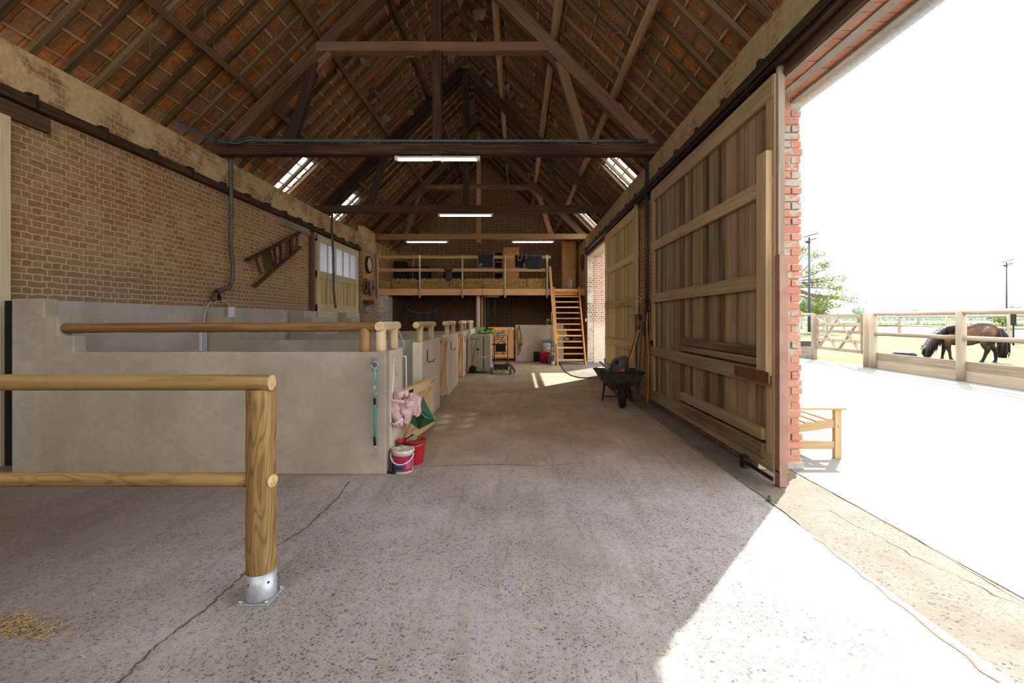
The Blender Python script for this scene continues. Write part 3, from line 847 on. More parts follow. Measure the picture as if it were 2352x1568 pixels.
for nm, z, r, x1 in (('top_rail', 1.163, .043, .072), ('lower_rail', .634, .038, -.06)):
    m = MB(); n = 26; x0 = -2.25
    xs = [x1 - (x1 - x0) * i / n for i in range(n + 1)]
    yo = -.03 if z > 1 else 0
    m.tube([(x1 + .004, yo, z)] + [(x, yo, z) for x in xs], [r * .93] + [r * rng.uniform(.985, 1.015) for _ in xs], 24, capmi=1)
    m.build(nm, [M['log'], M['endgrain']], hr)

# ------------------------------------------------------------------ rope and ring on the end wall
Yw = 4.385
c = P(862, 830, Yw)
t = thing('tether_ring', 'steel plate with tether ring at the corner of the stall end wall', 'ring', c)
m = MB(); m.box(-.030, .030, -.004, .003, -.045, .045); m.build('plate', M['steel'], t, bevel=.002)
m = MB(); m.tube([(.0, -.012, .0), (.0, -.03, .005), (.0, -.03, -.02), (0, -.01, -.025)], .006, 6); m.build('staple', M['steel'], t)
m = MB(); m.tube([(.032 * math.cos(a), -.032, -.030 + .032 * math.sin(a)) for a in [2 * math.pi * i / 20 for i in range(21)]], .006, 7, caps=False); m.build('ring', M['steel'], t)
c = P(860, 1050, Yw - .03)
t = thing('lead_rope', 'green lead rope with snap hooks hanging from the blue cord on the stall end wall', 'rope', c)
def wp(x, y, d=-.035): return P(x, y, Yw + d) - c
m = MB(); m.tube([wp(861, 843), wp(862, 860), wp(860, 884)], .006, 6); m.tube([wp(855, 848), wp(865, 846), wp(862, 843)], .009, 6); m.build('cord', plain('blue_cord', '#4fb3cf', .7), t)
rm = NT('green_rope'); w = rm.n('ShaderNodeTexWave', bands_direction='DIAGONAL'); rm.l(rm.vscale(rm.attr('gc').outputs['Vector'], (30, 60, 60)), w.inputs[0]); w.inputs['Scale'].default_value = 1.2
M['rope'] = rm.fin(rm.mix(w.outputs[0], lin('#1d6a58'), lin('#2f9a86')), .8)
m = MB(); m.tube([wp(860, 905), wp(860, 960), wp(861, 1022)], .010, 8); m.build('rope', M['rope'], t)
for (a, bb) in ((914, 928), (1003, 1022)):
    m = MB(); m.tube([wp(860, a), wp(861, bb)], .0135, 8); m.build('sleeve', M['black'], t)
m = MB(); m.tube([wp(860, 885), wp(863, 890), wp(860, 898), wp(857, 892), wp(860, 885)], .005, 6); m.tube([wp(855, 903), wp(860, 906), wp(866, 903)], .006, 6); m.build('snap_hook', M['steel'], t)
m = MB(); m.tube([wp(860, 1022), wp(864, 1028), wp(860, 1033), wp(860, 1040), wp(863, 1047), wp(858, 1052), wp(857, 1046)], .006, 6); m.build('snap_hook', M['steel'], t)

# ------------------------------------------------------------------ white saddle rack, jacket, feed trough
c = V(-1.275, 4.6, .5)
def cp(x, y, Y): return P(x, y, Y) - c
t = thing('saddle_rack', 'white folding saddle rack on the corner block of the stall front', 'rack', c)
m = MB(); m.tube([cp(905, 824, 4.68), cp(901, 918, 4.62), cp(894, 1005, 4.60)], .006, 6); m.build('upright', M['white'], t)
m = MB(); m.tube([cp(932.5, 818, 5.02), cp(933.5, 900, 5.0)], .007, 6); m.tube([cp(926, 818, 5.0), cp(932.5, 818, 5.02)], .007, 6); m.build('upright', M['white'], t)
m = MB(); m.beam(cp(900, 919, 4.58), cp(926, 922, 4.50), .02, .022); m.build('arm', M['white'], t, bevel=.004)
m = MB(); m.tube([cp(896, 972, 4.58), cp(908, 974, 4.53), cp(925, 963, 4.5)], .012, 8); m.build('arm', M['white'], t)
cord = MB(); cord.tube([(CW(4.75) + .006, 4.62, 1.19), (CW(4.75) + .012, 4.66, 1.05), (CW(4.75) + .008, 4.8, .9)], .003, 5)
tag(cord.build('baling_twine', M['cablew']), 'thin pale twine hanging down the corner block face', 'twine')
cord = MB(); cord.tube([(-1.33, 5.05, 1.385), (-1.28, 5.08, 1.25), (-1.262, 5.06, 1.16)], .004, 5)
tag(cord.build('baling_twine', M['cablew']), 'short pale twine tied to the far end of the corner block log rail', 'twine')

pt = NT('pink_quilt'); pg = pt.attr('gc').outputs['Vector']; px_ = pt.n('ShaderNodeSeparateXYZ'); pt.l(pg, px_.inputs[0])
seam = pt.math('ABSOLUTE', pt.math('SUBTRACT', pt.math('FRACT', pt.math('MULTIPLY', px_.outputs[0], 17.0)), .5))
pn = pt.noise(pg, 30, 4, .6); seamf = pt.ramp(seam, .30, .5, (1, 1, 1, 1), (0, 0, 0, 1))
pt.bump(pt.math('ADD', pt.math('MULTIPLY', seamf, .7), pn), .4, .010)
pk = pt.fin(pt.mix(pt.math('MULTIPLY', pt.ramp(pn, .4, .7), .5), lin('#c9a5a6'), lin('#b08a8e')), .75, .3)
jk = thing('jacket', 'dusty pink quilted jacket hung over the white saddle rack', 'jacket', P(935, 975, 4.66)); jc = jk.location
def J(*pp): return [P(*p) - jc for p in pp]
def puff(name, pts, r, rings, n=9, ell=None, par=None):
    c_ = smooth(pts, 10); N = rings * n; out = []; rr = []
    for i in range(N + 1):
        u = i / N; f = u * (len(c_) - 1); k = min(int(f), len(c_) - 2); out.append(c_[k].lerp(c_[k + 1], f - k))
        g = u * (len(r) - 1); q = min(int(g), len(r) - 2); rad = r[q] + (r[q + 1] - r[q]) * (g - q)
        rr.append(rad * (.90 + .10 * abs(math.sin(math.pi * u * rings)) ** .45) * rng.uniform(.97, 1.03))
    m = MB(); m.tube(out, rr, 20, ell=ell)
    m.v = [v + mnoise.noise_vector(v * 22 + V(len(name), rings, 0)) * .012 for v in m.v]
    return m.build(name, pk, par or jk)
puff('collar', J((909, 920, 4.64), (915, 910, 4.62), (925, 904, 4.62), (934, 906, 4.64)), [.040, .050, .044], 3, ell=.8)
m = MB(); m.lathe([(.001, .004), (.018, .0), (.030, .004), (.036, .014)], J((933, 908, 4.615))[0], (.7, -.7, .1), 14); m.build('collar_opening', plain('pink_lining', '#9c7a80', .8), jk)
puff('sleeve', J((908, 922, 4.63), (908, 938, 4.61), (912, 954, 4.61), (918, 972, 4.62)), [.046, .056, .052, .038], 4, ell=.62)
puff('sleeve', J((927, 922, 4.66), (932, 938, 4.63), (937, 953, 4.63), (932, 972, 4.64)), [.050, .060, .052, .030], 4, ell=.62)
def body_sheet(u, v):
    top = P(930 + 38 * u, 908 - 9 * math.sin(u * 2.6) + 12 * u * u, 4.72 + .16 * u) - jc
    bot = P(926 + 40 * u, 962 - 16 * u * u + 5 * math.sin(u * 9), 4.64 + .18 * u) - jc
    q = top.lerp(bot, v)
    puffy = .020 * abs(math.sin(math.pi * (u * 3.6 + .25 * v))) ** .5
    return q + V(0, -.035 * math.sin(math.pi * min(1, v * 1.1)) - puffy - .018 * math.sin(u * 11 + v * 5), 0)
m = MB(); m.grid(body_sheet, 40, 26); m.v = [v + mnoise.noise_vector(v * 16) * .014 for v in m.v]; m.build('body_panel', pk, jk, solid=.025)
def hem_sheet(u, v):
    a_ = P(908 + 22 * u, 950 + 4 * math.sin(u * 6), 4.66) - jc; b_ = P(914 + 14 * u, 979 - 6 * u, 4.65) - jc
    return a_.lerp(b_, v) + V(0, -.02 - .018 * abs(math.sin(math.pi * v * 3)) ** .5 - .012 * math.sin(u * 12), 0)
m = MB(); m.grid(hem_sheet, 20, 20); m.build('hem', pk, jk, solid=.03)
def flap(u, v):
    a_ = P(933 + 22 * u, 916 + 4 * u, 4.62) - jc; b_ = P(936 + 10 * u, 936 - 6 * u, 4.60) - jc
    return a_.lerp(b_, v) + V(0, -.035 - .02 * math.sin(math.pi * u), 0)
m = MB(); m.grid(flap, 10, 8); m.build('collar_flap', pk, jk, solid=.018)
gm_ = plain('green_plastic', '#1b5230', .4, col2='#143f24', spec=.5)
m = MB()
# wedge trough hanging tilted on the half door: open top facing right
A0, B0, C0, D0 = P(948, 930, 4.86), P(972, 911, 4.95), P(1000, 966, 5.06), P(975, 956, 4.86)
E0, G0 = P(962, 986, 4.95), P(939, 968, 4.86)
E1 = P(985, 975, 5.10)
m.add([A0, B0, C0, D0, E0, G0, P(960, 955, 5.10)], [(0, 3, 4, 5), (3, 2, 4), (0, 1, 2, 3), (0, 5, 6), (1, 0, 6), (1, 6, 2), (2, 6, 4), (4, 6, 5)])
ft = m.build('feed_trough', gm_, solid=.006, bevel=.006)
tag(ft, 'dark green plastic feed trough hung on the half door beside the pink jacket', 'feed trough')
lip = MB(); lip.tube([A0, D0, C0, B0, A0], .006, 6, caps=False)
o = lip.build('rim', plain('green_rim', '#6d8f6f', .4)); o.parent = ft; o.location = o.location - ft.location

# buckets
b = V(-1.085, 4.76, 0)
rb = thing('red_bucket', 'red rubber bucket holding tools and debris in front of the half door', 'bucket', b)
red = plain('red_plastic', '#c2202c', .45, col2='#a81a26', spec=.5)
m = MB(); m.lathe([(.088, .0), (.092, .01), (.118, .235), (.128, .240), (.128, .246), (.112, .244), (.088, .02), (.001, .018)], seg=24); m.build('tub', red, rb)
m = MB(); m.loft([[V(-.10, -.02 + .04 * math.cos(a), .225 + .03 * math.sin(a)) for a in [2 * math.pi * i / 10 for i in range(10)]], [V(-.17, -.03 + .03 * math.cos(a), .232 + .022 * math.sin(a)) for a in [2 * math.pi * i / 10 for i in range(10)]]], caps=False); m.build('spout', red, rb, solid=.004)
m = MB(); m.tube([V(.118 * math.cos(a), -.03 - .095 * math.sin(a), .235 - .035 * math.sin(a)) for a in [math.pi * i / 12 for i in range(13)]], .003, 5); m.build('handle', M['steel'], rb)
m = MB()
for i in range(160):
    a = rng.uniform(0, 6.28); r = .1 * math.sqrt(rng.random()); q = V(r * math.cos(a), r * math.sin(a), .20 + .035 * (1 - r / .1) + rng.uniform(0, .015))
    d = V(rng.uniform(-1, 1), rng.uniform(-1, 1), rng.uniform(-.3, .4)).normalized() * rng.uniform(.012, .03)
    m.beam(q - d, q + d, .004, .004)
m.ball((0, 0, .19), .105, .105, .05)
o = m.build('sweepings', plain('sweepings', '#6b5a45', .95, col2='#3d342a', scale=30), loc=b); tag(o, 'brown sweepings filling the red bucket', 'debris', kind='stuff')
m = MB(); m.beam(V(-1.10, 4.75, .20), P(975, 991, 4.80), .022, .006, up=(1, 0, 0))  # thin wooden slat standing in the bucket
tag(m.build('wooden_slat', M['greywood']), 'grey slat sticking up out of the red bucket', 'slat')
m = MB(); m.prism([(-.03, -.05), (.04, -.05), (.035, .05), (-.01, .07)], -.005, .005)
o = m.build('scraper', M['greywood'], loc=P(945, 1008, 4.75), rot=(.3, .8, .2)); tag(o, 'small grey scraper lying in the red bucket', 'scraper')
b = V(-1.138, 4.50, 0)
wbk = thing('lidded_bucket', 'white lidded bucket with magenta and blue label at the corner block', 'bucket', b)
m = MB(); m.lathe([(.090, 0), (.094, .008), (.102, .19), (.108, .192), (.108, .20), (.104, .20)], seg=28); m.build('tub', M['white'], wbk)
m = MB(); m.lathe([(.110, .198), (.112, .202), (.112, .215), (.106, .222), (.098, .218), (.001, .216)], seg=28); m.build('lid', plain('dirty_lid', '#d8d2c4', .6, col2='#8d8270', scale=18), wbk)
def lab(name, a0, a1, z0, z1, mat, off=.0015, par=wbk):
    m = MB(); n = max(2, int((a1 - a0) / .15))
    rad = lambda z: .094 + (.102 - .094) * (z - .008) / .182 + off
    m.grid(lambda u, v: V(rad(z0 + (z1 - z0) * v) * math.cos(a0 + (a1 - a0) * u), rad(z0 + (z1 - z0) * v) * math.sin(a0 + (a1 - a0) * u), z0 + (z1 - z0) * v), n, 1)
    return m.build(name, mat, par)
mg = plain('magenta_label', '#a2204f', .5); bl = plain('label_blue', '#1f5a93', .5); pkw = plain('label_pink', '#d58aa5', .5)
L0 = lab('label', -2.95, -.15, .02, .172, mg)
lab('label_band', -2.5, -1.35, .028, .045, bl, .0025, L0); lab('label_band', -2.45, -1.35, .062, .082, bl, .0025, L0); lab('label_band', -2.5, -1.35, .045, .062, plain('label_navy', '#22263c', .5), .0025, L0)
for i in range(7): lab('text_line', -1.05, -.35 - .06 * (i % 3), .045 + .013 * i, .051 + .013 * i, pkw, .0025, L0)
lab('emblem', -2.6, -2.4, .125, .150, M['white'], .0025, L0)
m = MB(); m.tube([V(.112 * math.cos(a), -.028 - .095 * math.sin(a) * 1.0, .185 - .085 * math.sin(a)) for a in [math.pi * i / 14 for i in range(15)]], .006, 6); m.build('handle', M['white'], wbk)
m = MB(); m.tube([P(886, 1076) + V(0, 0, .02), P(892, 1087) + V(0, 0, .012), P(905, 1089) + V(0, 0, .014), P(911, 1084) + V(0, 0, .02)], .013, 8); m.box(*(lambda q: (q.x - .03, q.x + .03, q.y - .02, q.y + .02, .0, .09))(P(908, 1085)))
tag(m.build('leather_strap', M['black'], bevel=.004), 'black strap and buckle lying beside the white bucket', 'strap')

# ------------------------------------------------------------------ left wall: pipes, cables, ladder, clock, wheels
def pipe(name, pts, r, mat, label, cat, seg=8, parts=None):
    m = MB(); m.tube(pts, r, seg); return tag(m.build(name, M[mat]), label, cat)
xw = -5.29
def L(x, y, dx=0):       # pixel on the left wall
    X = xw + dx; Y = X * F / (x - VX); return V(X, Y, EYE - (y - VY) / F * Y)
pts = smooth([V(-5.24, 8.36, 4.42), L(530, 372, .05), L(531, 470, .05), L(530, 560, .03), L(534, 600, .02), L(534, 640, .02), L(524, 662, .02), L(508, 664, .03), L(497, 672, .03), L(488, 690, .03)])
pipe('cable_conduit', pts, .035, 'pipe', 'grey pipe running down the left wall from the nearest truss', 'pipe', 10)
m = MB(); m.tube(smooth([L(500, 665, .02), L(512, 671, .03), L(526, 662, .03)]), .012, 6); tag(m.build('red_cable', M['cabler']), 'short red cable looped below the grey pipe on the left wall', 'cable')
m = MB(); m.tube(smooth([L(496, 668, .04), L(503, 680, .04), L(505, 690, .04)]), .03, 8); tag(m.build('hose_stub', M['black']), 'black hose end curling down below the grey pipe', 'hose')
m = MB(); m.tube(smooth([L(468, 742, .03), L(471, 720, .03), L(478, 700, .03), L(487, 692, .04)]), .010, 6); tag(m.build('white_cable', M['cablew']), 'white cable running down to the taller metal trunking', 'cable')
m = MB(); m.tube(smooth([L(490, 696, .04), L(505, 691, .04), L(520, 694, .04), L(529, 706, .03)]), .010, 6); tag(m.build('white_cable', M['cablew']), 'white cable arching over to the short metal trunking', 'cable')
m = MB(); m.box(-5.28, -5.235, 7.53, 7.67, 0, 1.435); tag(m.build('cable_trunking', M['galvw'], bevel=.004), 'tall perforated metal trunking in the corner of the first stall', 'trunking')
m = MB(); m.box(-4.92, -4.83, 7.72, 7.77, 1.533, 1.71); tag(m.build('cable_trunking', M['galvw'], bevel=.004), 'short perforated metal trunking on the step of the first partition', 'trunking')
pts = smooth([P(763, 492, 12.66), P(762, 530, 12.6), P(765, 575, 12.6), P(766, 630, 12.6), P(767, 670, 12.6), P(771, 707, 12.6)])
pipe('drop_cable', pts, .035, 'pipe', 'thick dark cable hanging in front of the cream sliding door', 'cable', 8)
for i, (dz, mt, l) in enumerate(((0, 'cableb', 'blue-grey cable'), (.05, 'pipe', 'dark cable'))):
    m = MB(); m.tube(smooth([V(-5.25, 7.0, 4.50 + dz), V(-5.15, 7.6, 4.52 + dz), V(-5.0, 8.02, 4.60 + dz), V(-4.7, 8.05, 4.67 + dz), V(-4.0, 8.06, 4.655 + dz * .4), V(2.3, 8.07, 4.655 + dz * .4)]), .018, 6)
    tag(m.build('roof_cable', M[mt]), l + ' lying along the nearest tie beam from the left wall', 'cable')
# old ladder on the wall
lad = thing('old_ladder', 'dark old hay ladder hung slanting on the left brick wall', 'ladder', L(625, 600, 0))
c = lad.location
a0, a1 = L(567, 598, .06), L(688, 534, .06); b0, b1 = L(584, 658, .06), L(690, 567, .06)
for p, q in ((a0, a1), (b0, b1)):
    m = MB(); m.beam(p - c, q - c, .05, .075, up=(1, 0, 0), n=5, wob=.008); m.build('side_rail', M['darkwood'], lad)
for u in (.12, .24, .30, .34, .45, .55, .70, .76, .82, .93):
    p = a0.lerp(a1, u + .02); q = b0.lerp(b1, max(0.02, u - .02 + (.06 if u < .4 else 0)))
    if u == .12: q = p.lerp(q, .75)
    m = MB(); m.beam(p - c, q - c, .035, .05, up=(1, 0, 0), n=4, wob=.012); m.build('rung', M['darkwood'], lad)
# clock
cxp = V(-5.175, 15.68, 3.38)
t = thing('wall_clock', 'round black-rimmed wall clock with white face on the brick pier', 'clock', cxp)
m = MB(); m.lathe([(.001, 0), (.30, 0), (.30, .07), (.265, .085), (.262, .05)], axis=(1, 0, 0), seg=32); m.build('rim', plain('clock_rim', '#211d1a', .4), t)
m = MB(); m.lathe([(.001, .055), (.263, .055), (.263, .05)], axis=(1, 0, 0), seg=32); m.build('face', plain('clock_face', '#d9d6cd', .5, var=.03), t)
for ang, ln in ((R(-28), .13), (R(192), .19)):
    m = MB(); m.beam(V(.062, 0, 0), V(.062, ln * math.sin(ang), ln * math.cos(ang)), .004, .022, up=(0, 1, 0) if abs(math.cos(ang)) > .5 else (0, 0, 1)); m.build('hand', M['black'], t)
for k in range(12):
    a = k * math.pi / 6; m = MB(); m.beam(V(.057, .215 * math.sin(a), .215 * math.cos(a)), V(.057, .25 * math.sin(a), .25 * math.cos(a)), .004, .012, up=(1, 0, 0)); m.build('hour_mark', M['black'], t)
# wagon wheels
t = thing('wagon_wheel', 'dark spokeless old wheel hanging behind the wooden spoked wheel on the pier', 'wheel', V(-5.17, 15.36, 2.61))
m = MB(); m.lathe([(.14, 0), (.27, 0), (.28, .03), (.27, .05), (.2, .07), (.14, .05), (.14, 0)], axis=(1, 0, 0), seg=28); m.build('rim', M['rust'], t)
m = MB(); m.lathe([(.001, .01), (.14, .02)], axis=(1, 0, 0), seg=20); m.build('disc', M['iron'], t)
t = thing('spoked_wheel', 'small wooden cart wheel with ten spokes on the brick pier under the clock', 'wheel', V(-5.06, 15.82, 2.60))
m = MB(); m.lathe([(.23, -.03), (.275, -.03), (.275, .03), (.23, .03), (.23, -.03)], axis=(1, 0, 0), seg=32); m.build('rim', M['greywood'], t)
m = MB(); m.lathe([(.001, -.10), (.045, -.10), (.06, 0), (.045, .10), (.03, .16), (.001, .16)], axis=(1, 0, 0), seg=16); m.build('hub', M['greywood'], t)
for k in range(10):
    a = 2 * math.pi * k / 10; m = MB(); m.beam(V(0, .05 * math.sin(a), .05 * math.cos(a)), V(0, .235 * math.sin(a), .235 * math.cos(a)), .03, .026, up=(1, 0, 0)); m.build('spoke', M['greywood'], t)
m = MB(); m.box(-5.18, -4.98, 15.2, 15.75, 2.0, 2.14); tag(m.build('wall_shelf', M['darkwood']), 'small dark wooden shelf block below the wheels', 'shelf')
m = MB()
for k in range(5): m.tube([V(-5.08 + .02 * k, 15.3 + .12 * math.cos(a), 1.83 + .12 * math.sin(a)) for a in [2 * math.pi * i / 16 for i in range(17)]], .012, 6, caps=False)
tag(m.build('cable_reel', M['galv']), 'coil of pale cable hung below the small dark shelf', 'coil')

# ------------------------------------------------------------------ fluorescent lamps
lamp_w = plain('lamp_white', '#d8d4cc', .4, var=.03)
lb = lamp_w.node_tree.nodes['Principled BSDF']; lb.inputs['Emission Color'].default_value = (1, .9, .74, 1); lb.inputs['Emission Strength'].default_value = 28
def fluo(x0, x1, Y, z, label):
    t = thing('fluorescent_lamp', label, 'lamp', ((x0 + x1) / 2, Y, z), 0, 'fluorescent lamps'); L_ = (x1 - x0) / 2
    m = MB(); m.box(-L_, L_, -.04, .04, .02, .06); m.build('housing', M['white'], t, bevel=.008)
    m = MB(); m.tube([(-L_ + .02, 0, .012), (L_ - .02, 0, .012)], .028, 10); m.build('diffuser', lamp_w, t)
    for s in (-1, 1):
        m = MB(); m.box(s * L_ - .03, s * L_ + .03, -.042, .042, -.018, .062); m.build('end_cap', M['white'], t, bevel=.006)
    for s in (-.5, .5):
        m = MB(); m.box(s * L_ - .01, s * L_ + .01, -.02, .02, .06, .10); m.build('clip', M['iron'], t)
fluo(-2.17, -.71, 8.13, 4.345, 'white fluorescent lamp under the nearest tie beam')
fluo(-2.17, -.72, 12.52, 4.345, 'white fluorescent lamp under the middle tie beam')
fluo(-4.1, -2.6, 16.74, 4.33, 'white fluorescent lamp under the left half of the farthest tie beam')
fluo(-.21, 1.29, 16.74, 4.33, 'white fluorescent lamp under the right half of the farthest tie beam')
# ------------------------------------------------------------------ hay loft
LY = 16.5; LZ0, LZ1 = 2.37, 2.605
loft = thing('hay_loft', 'wooden hay loft platform across the back of the barn', 'loft', (-1.45, LY, LZ0), kind='structure')
def lf(name, fn, mat, bev=.006):
    m = MB(); fn(m); c = loft.location; m.v = [v - c for v in m.v]; return m.build(name, M[mat], loft, bevel=bev)
lf('front_beam', lambda m: m.beam((XL, LY + .05, 2.488), (-1.32, LY + .05, 2.488), .10, .235), 'pine')
lf('front_beam', lambda m: m.beam((-1.30, LY + .05, 2.488), (XR, LY + .05, 2.488), .10, .235), 'pine')
def deck(m):
    y = LY + .02
    while y < YB: m.box(XL, XR, y, y + .195, 2.575, 2.605); y += .2
lf('deck', deck, 'pine', 0)
for x in [-5.0 + .62 * i for i in range(12)]: lf('joist', lambda m: m.box(x, x + .06, LY + .1, YB, 2.40, 2.575), 'beam', 0)
M['railpost'] = plain('pale_pole', '#c2b9a6', .6, col2='#a39a88')
lr = thing('loft_railing', 'loft railing of pale round posts with two plank rails', 'railing', (-2, LY - .03, 2.3))
c = lr.location
for x in (867.5, 964, 1062, 1160, 1256.5):
    p = P(x, 684, LY - .03); q = P(x, 585.5, LY - .03)
    m = MB(); m.tube([p - c, q - c], .032, 10); m.build('post', M['railpost'], lr)
for (ya, yb, x1) in ((587, 594, 1265), (616.5, 623.5, 1253)):
    a = P(866, (ya + yb) / 2, LY + .03); bq = P(x1, (ya + yb) / 2, LY + .03); h = (yb - ya) / F * LY
    m = MB(); m.beam(a - c, bq - c, .035, h, n=8, wob=.004); m.build('rail', M['pinepale'], lr, bevel=.004)
straw = wood('straw', '#8a6a30', '#e0bf78', fine=20, along=3, tint=1.2, rough=.9)
strawdark = wood('straw_core', '#5f4720', '#b08d4e', fine=60, along=30, tint=.2, rough=.95)
def bale(x0, x1, label, loose=False):
    p0 = P(x0, 661, LY + .15); p1 = P(x1, 661, LY + .15)
    w = p1.x - p0.x; h = .345 if not loose else .26; d = .42
    b = V((p0.x + p1.x) / 2, LY + .34, LZ1)
    m = MB(); m.box(-w / 2 + .02, w / 2 - .02, -d / 2 + .02, d / 2 - .02, 0, h - .02, mi=1)
    for i in range(1700 if not loose else 900):
        f = rng.random()
        if f < .62: q = V(rng.uniform(-w / 2, w / 2), -d / 2 + rng.uniform(-.005, .02), rng.uniform(0, h))
        elif f < .86: q = V(rng.uniform(-w / 2, w / 2), rng.uniform(-d / 2, d / 2), h + rng.uniform(-.02, .008))
        else: q = V(rng.choice((-1, 1)) * (w / 2 - .01), rng.uniform(-d / 2, d / 2), rng.uniform(0, h))
        dd = V(rng.uniform(-1, 1), rng.uniform(-.5, .5), rng.uniform(-.9, .9)).normalized() * rng.uniform(.012, .035)
        if f < .05: dd = V(rng.uniform(-.4, .4), rng.uniform(-.4, .1), 1).normalized() * .05; q.z = h
        n = dd.cross(V(0, 1, .3)).normalized() * .0022
        e0 = q - dd; e1 = q + dd
        e0.z = max(e0.z, .003); e1.z = max(e1.z, .003)
        m.add([e0 - n, e0 + n, e1 + n, e1 - n], [(0, 1, 2, 3)])
    return tag(m.build('hay_bale', [straw, strawdark], loc=b), label, 'hay bale', 'hay bales along the loft edge')
bl_ = [(868, 896, 'loose low heap of hay at the left end of the loft', 1), (900, 957, 'brown hay bale second from the left end of the loft'), (962, 1010, 'golden hay bale right of the second loft post'),
       (1012, 1059, 'golden hay bale under the hanging saddle'), (1066, 1109, 'golden hay bale right of the third loft post'), (1111, 1156, 'golden hay bale below the dark saddle pad with round emblem'),
       (1163, 1209, 'golden hay bale right of the fourth loft post'), (1211, 1252, 'golden hay bale at the right end of the loft')]
for q in bl_: bale(q[0], q[1], q[2], len(q) > 3)
# saddle pads over the upper rail
def pad(x0, x1, y0, y1, mat, label, round_=.25, back=.3):
    Y = LY - .005
    a = P(x0, y0, Y); bq = P(x1, y1, Y); w = bq.x - a.x; H = a.z - bq.z
    b = V((a.x + bq.x) / 2, Y, bq.z)
    t = thing('saddle_pad', label, 'saddle pad', b, 0, 'saddle pads on the loft rail')
    def fn(u, v):
        s = v * (H + .08 + H * back)
        ed = abs(u - .5) * 2
        x = (u - .5) * w
        if s < H + .0:
            z = s; y = -.012 - .012 * math.sin(u * 7 + s * 9) * (1 - s / H)
            cut = round_ * w * .5
            if z < cut and ed > 1 - 2 * cut / w:
                e = (ed - (1 - 2 * cut / w)) / (2 * cut / w); z = max(z, cut * (1 - math.sqrt(max(0, 1 - e * e))))
            return V(x, y, z)
        s2 = s - H
        if s2 < .08: return V(x, -.012 + s2 * .95, H + .008 * math.sin(s2 / .08 * math.pi))
        return V(x, .065, H - (s2 - .08))
    m = MB(); m.grid(fn, 16, 24); pd_ = m.build('cloth', mat, t, solid=.014)
    return t, w, H
navy = plain('navy_cloth', '#20222c', .85, col2='#2b2d38', scale=20)
t, w, H = pad(1098, 1134.5, 586.5, 615, navy, 'dark saddle pad with pale piping and round emblem on the loft rail')
pip = plain('pale_piping', '#c3b0ac', .7)
m = MB(); m.tube(smooth([V(-w / 2, -.03, H * .98), V(-w / 2 - .002, -.032, .14), V(-w / 2 + .05, -.032, .02), V(-.0, -.034, .004), V(w / 2 - .09, -.034, .004), V(w / 2 - .01, -.034, .08), V(w / 2 - .03, -.032, .3), V(w / 2 - .02, -.03, H * .98)]), .009, 5); m.build('piping', pip, t)
m = MB(); m.lathe([(.001, 0), (.05, 0), (.05, .006), (.03, .006), (.03, .003), (.001, .003)], (-w / 2 + .10, -.030, .12), (0, -1, 0), 18); m.build('emblem', pip, t)
m = MB(); m.lathe([(.001, 0), (.016, 0), (.001, .002)], (-w / 2 + .10, -.035, .12), (0, -1, 0), 10); m.build('emblem_center', navy, t)
t, w, H = pad(1183, 1207, 586, 614, plain('black_cloth', '#15130f', .9), 'black saddle cloth with straps hanging on the loft rail beside the striped one', .1)
m = MB(); m.tube(smooth([V(-.05, -.03, H), V(-.08, -.035, H * .7), V(-.02, -.035, H * .55), V(.05, -.035, H * .75), V(.04, -.03, H)]), .012, 6); m.tube([V(w / 2 - .05, -.03, .14), V(w / 2 - .06, -.035, -.0)], .022, 6); m.build('strap', pip, t)
t, w, H = pad(1210, 1245, 586.5, 618, navy, 'navy striped quilted saddle pad at the right end of the loft rail', .3)
for i in range(9):
    x = -w / 2 + w * (i + .9) / 10.2; m = MB(); m.tube([V(x, -.032, H * .97), V(x, -.034, H * .5), V(x, -.032, .05)], .006, 4); m.build('stripe', plain('pad_stripe', '#5c6272', .8) if i == 0 else bpy.data.materials['pad_stripe'], t)
# saddle on the lower rail
b = P(1031, 625, LY - .02)
t = thing('saddle', 'dark brown riding saddle hung on the lower loft rail', 'saddle', b)
lea = plain('dark_leather', '#2e251d', .5, col2='#3d3024', scale=12)
m = MB()
def sf(u, v):
    x = (u - .5) * .30; a = (v - .5) * math.pi * .9
    lift = .05 * (2 * u - 1) ** 2
    return V(x, .10 * math.sin(a) , .03 + .07 * math.cos(a) + lift)
m.grid(sf, 10, 8); m.build('seat', lea, t, solid=.03, sub=1)
m = MB(); m.grid(lambda u, v: V(-.10 + .22 * u + .02 * v, -.115 - .02 * math.sin(v * 3), .05 - .34 * v + .03 * math.sin(u * 3.1) * v * -1), 8, 8); m.build('flap', lea, t, solid=.015)
m = MB(); m.tube(smooth([V(-.14, -.03, .07), V(-.17, -.03, .14), V(-.21, -.03, .20)]), [.05, .045, .04, .035, .035, .03, .03, .028, .028, .026, .024, .022, .02], 10, ell=.6); m.build('cantle', lea, t)
m = MB(); m.tube([V(.04, -.13, -.28), V(.045, -.13, -.55)], .008, 5); m.build('girth_strap', M['black'], t)
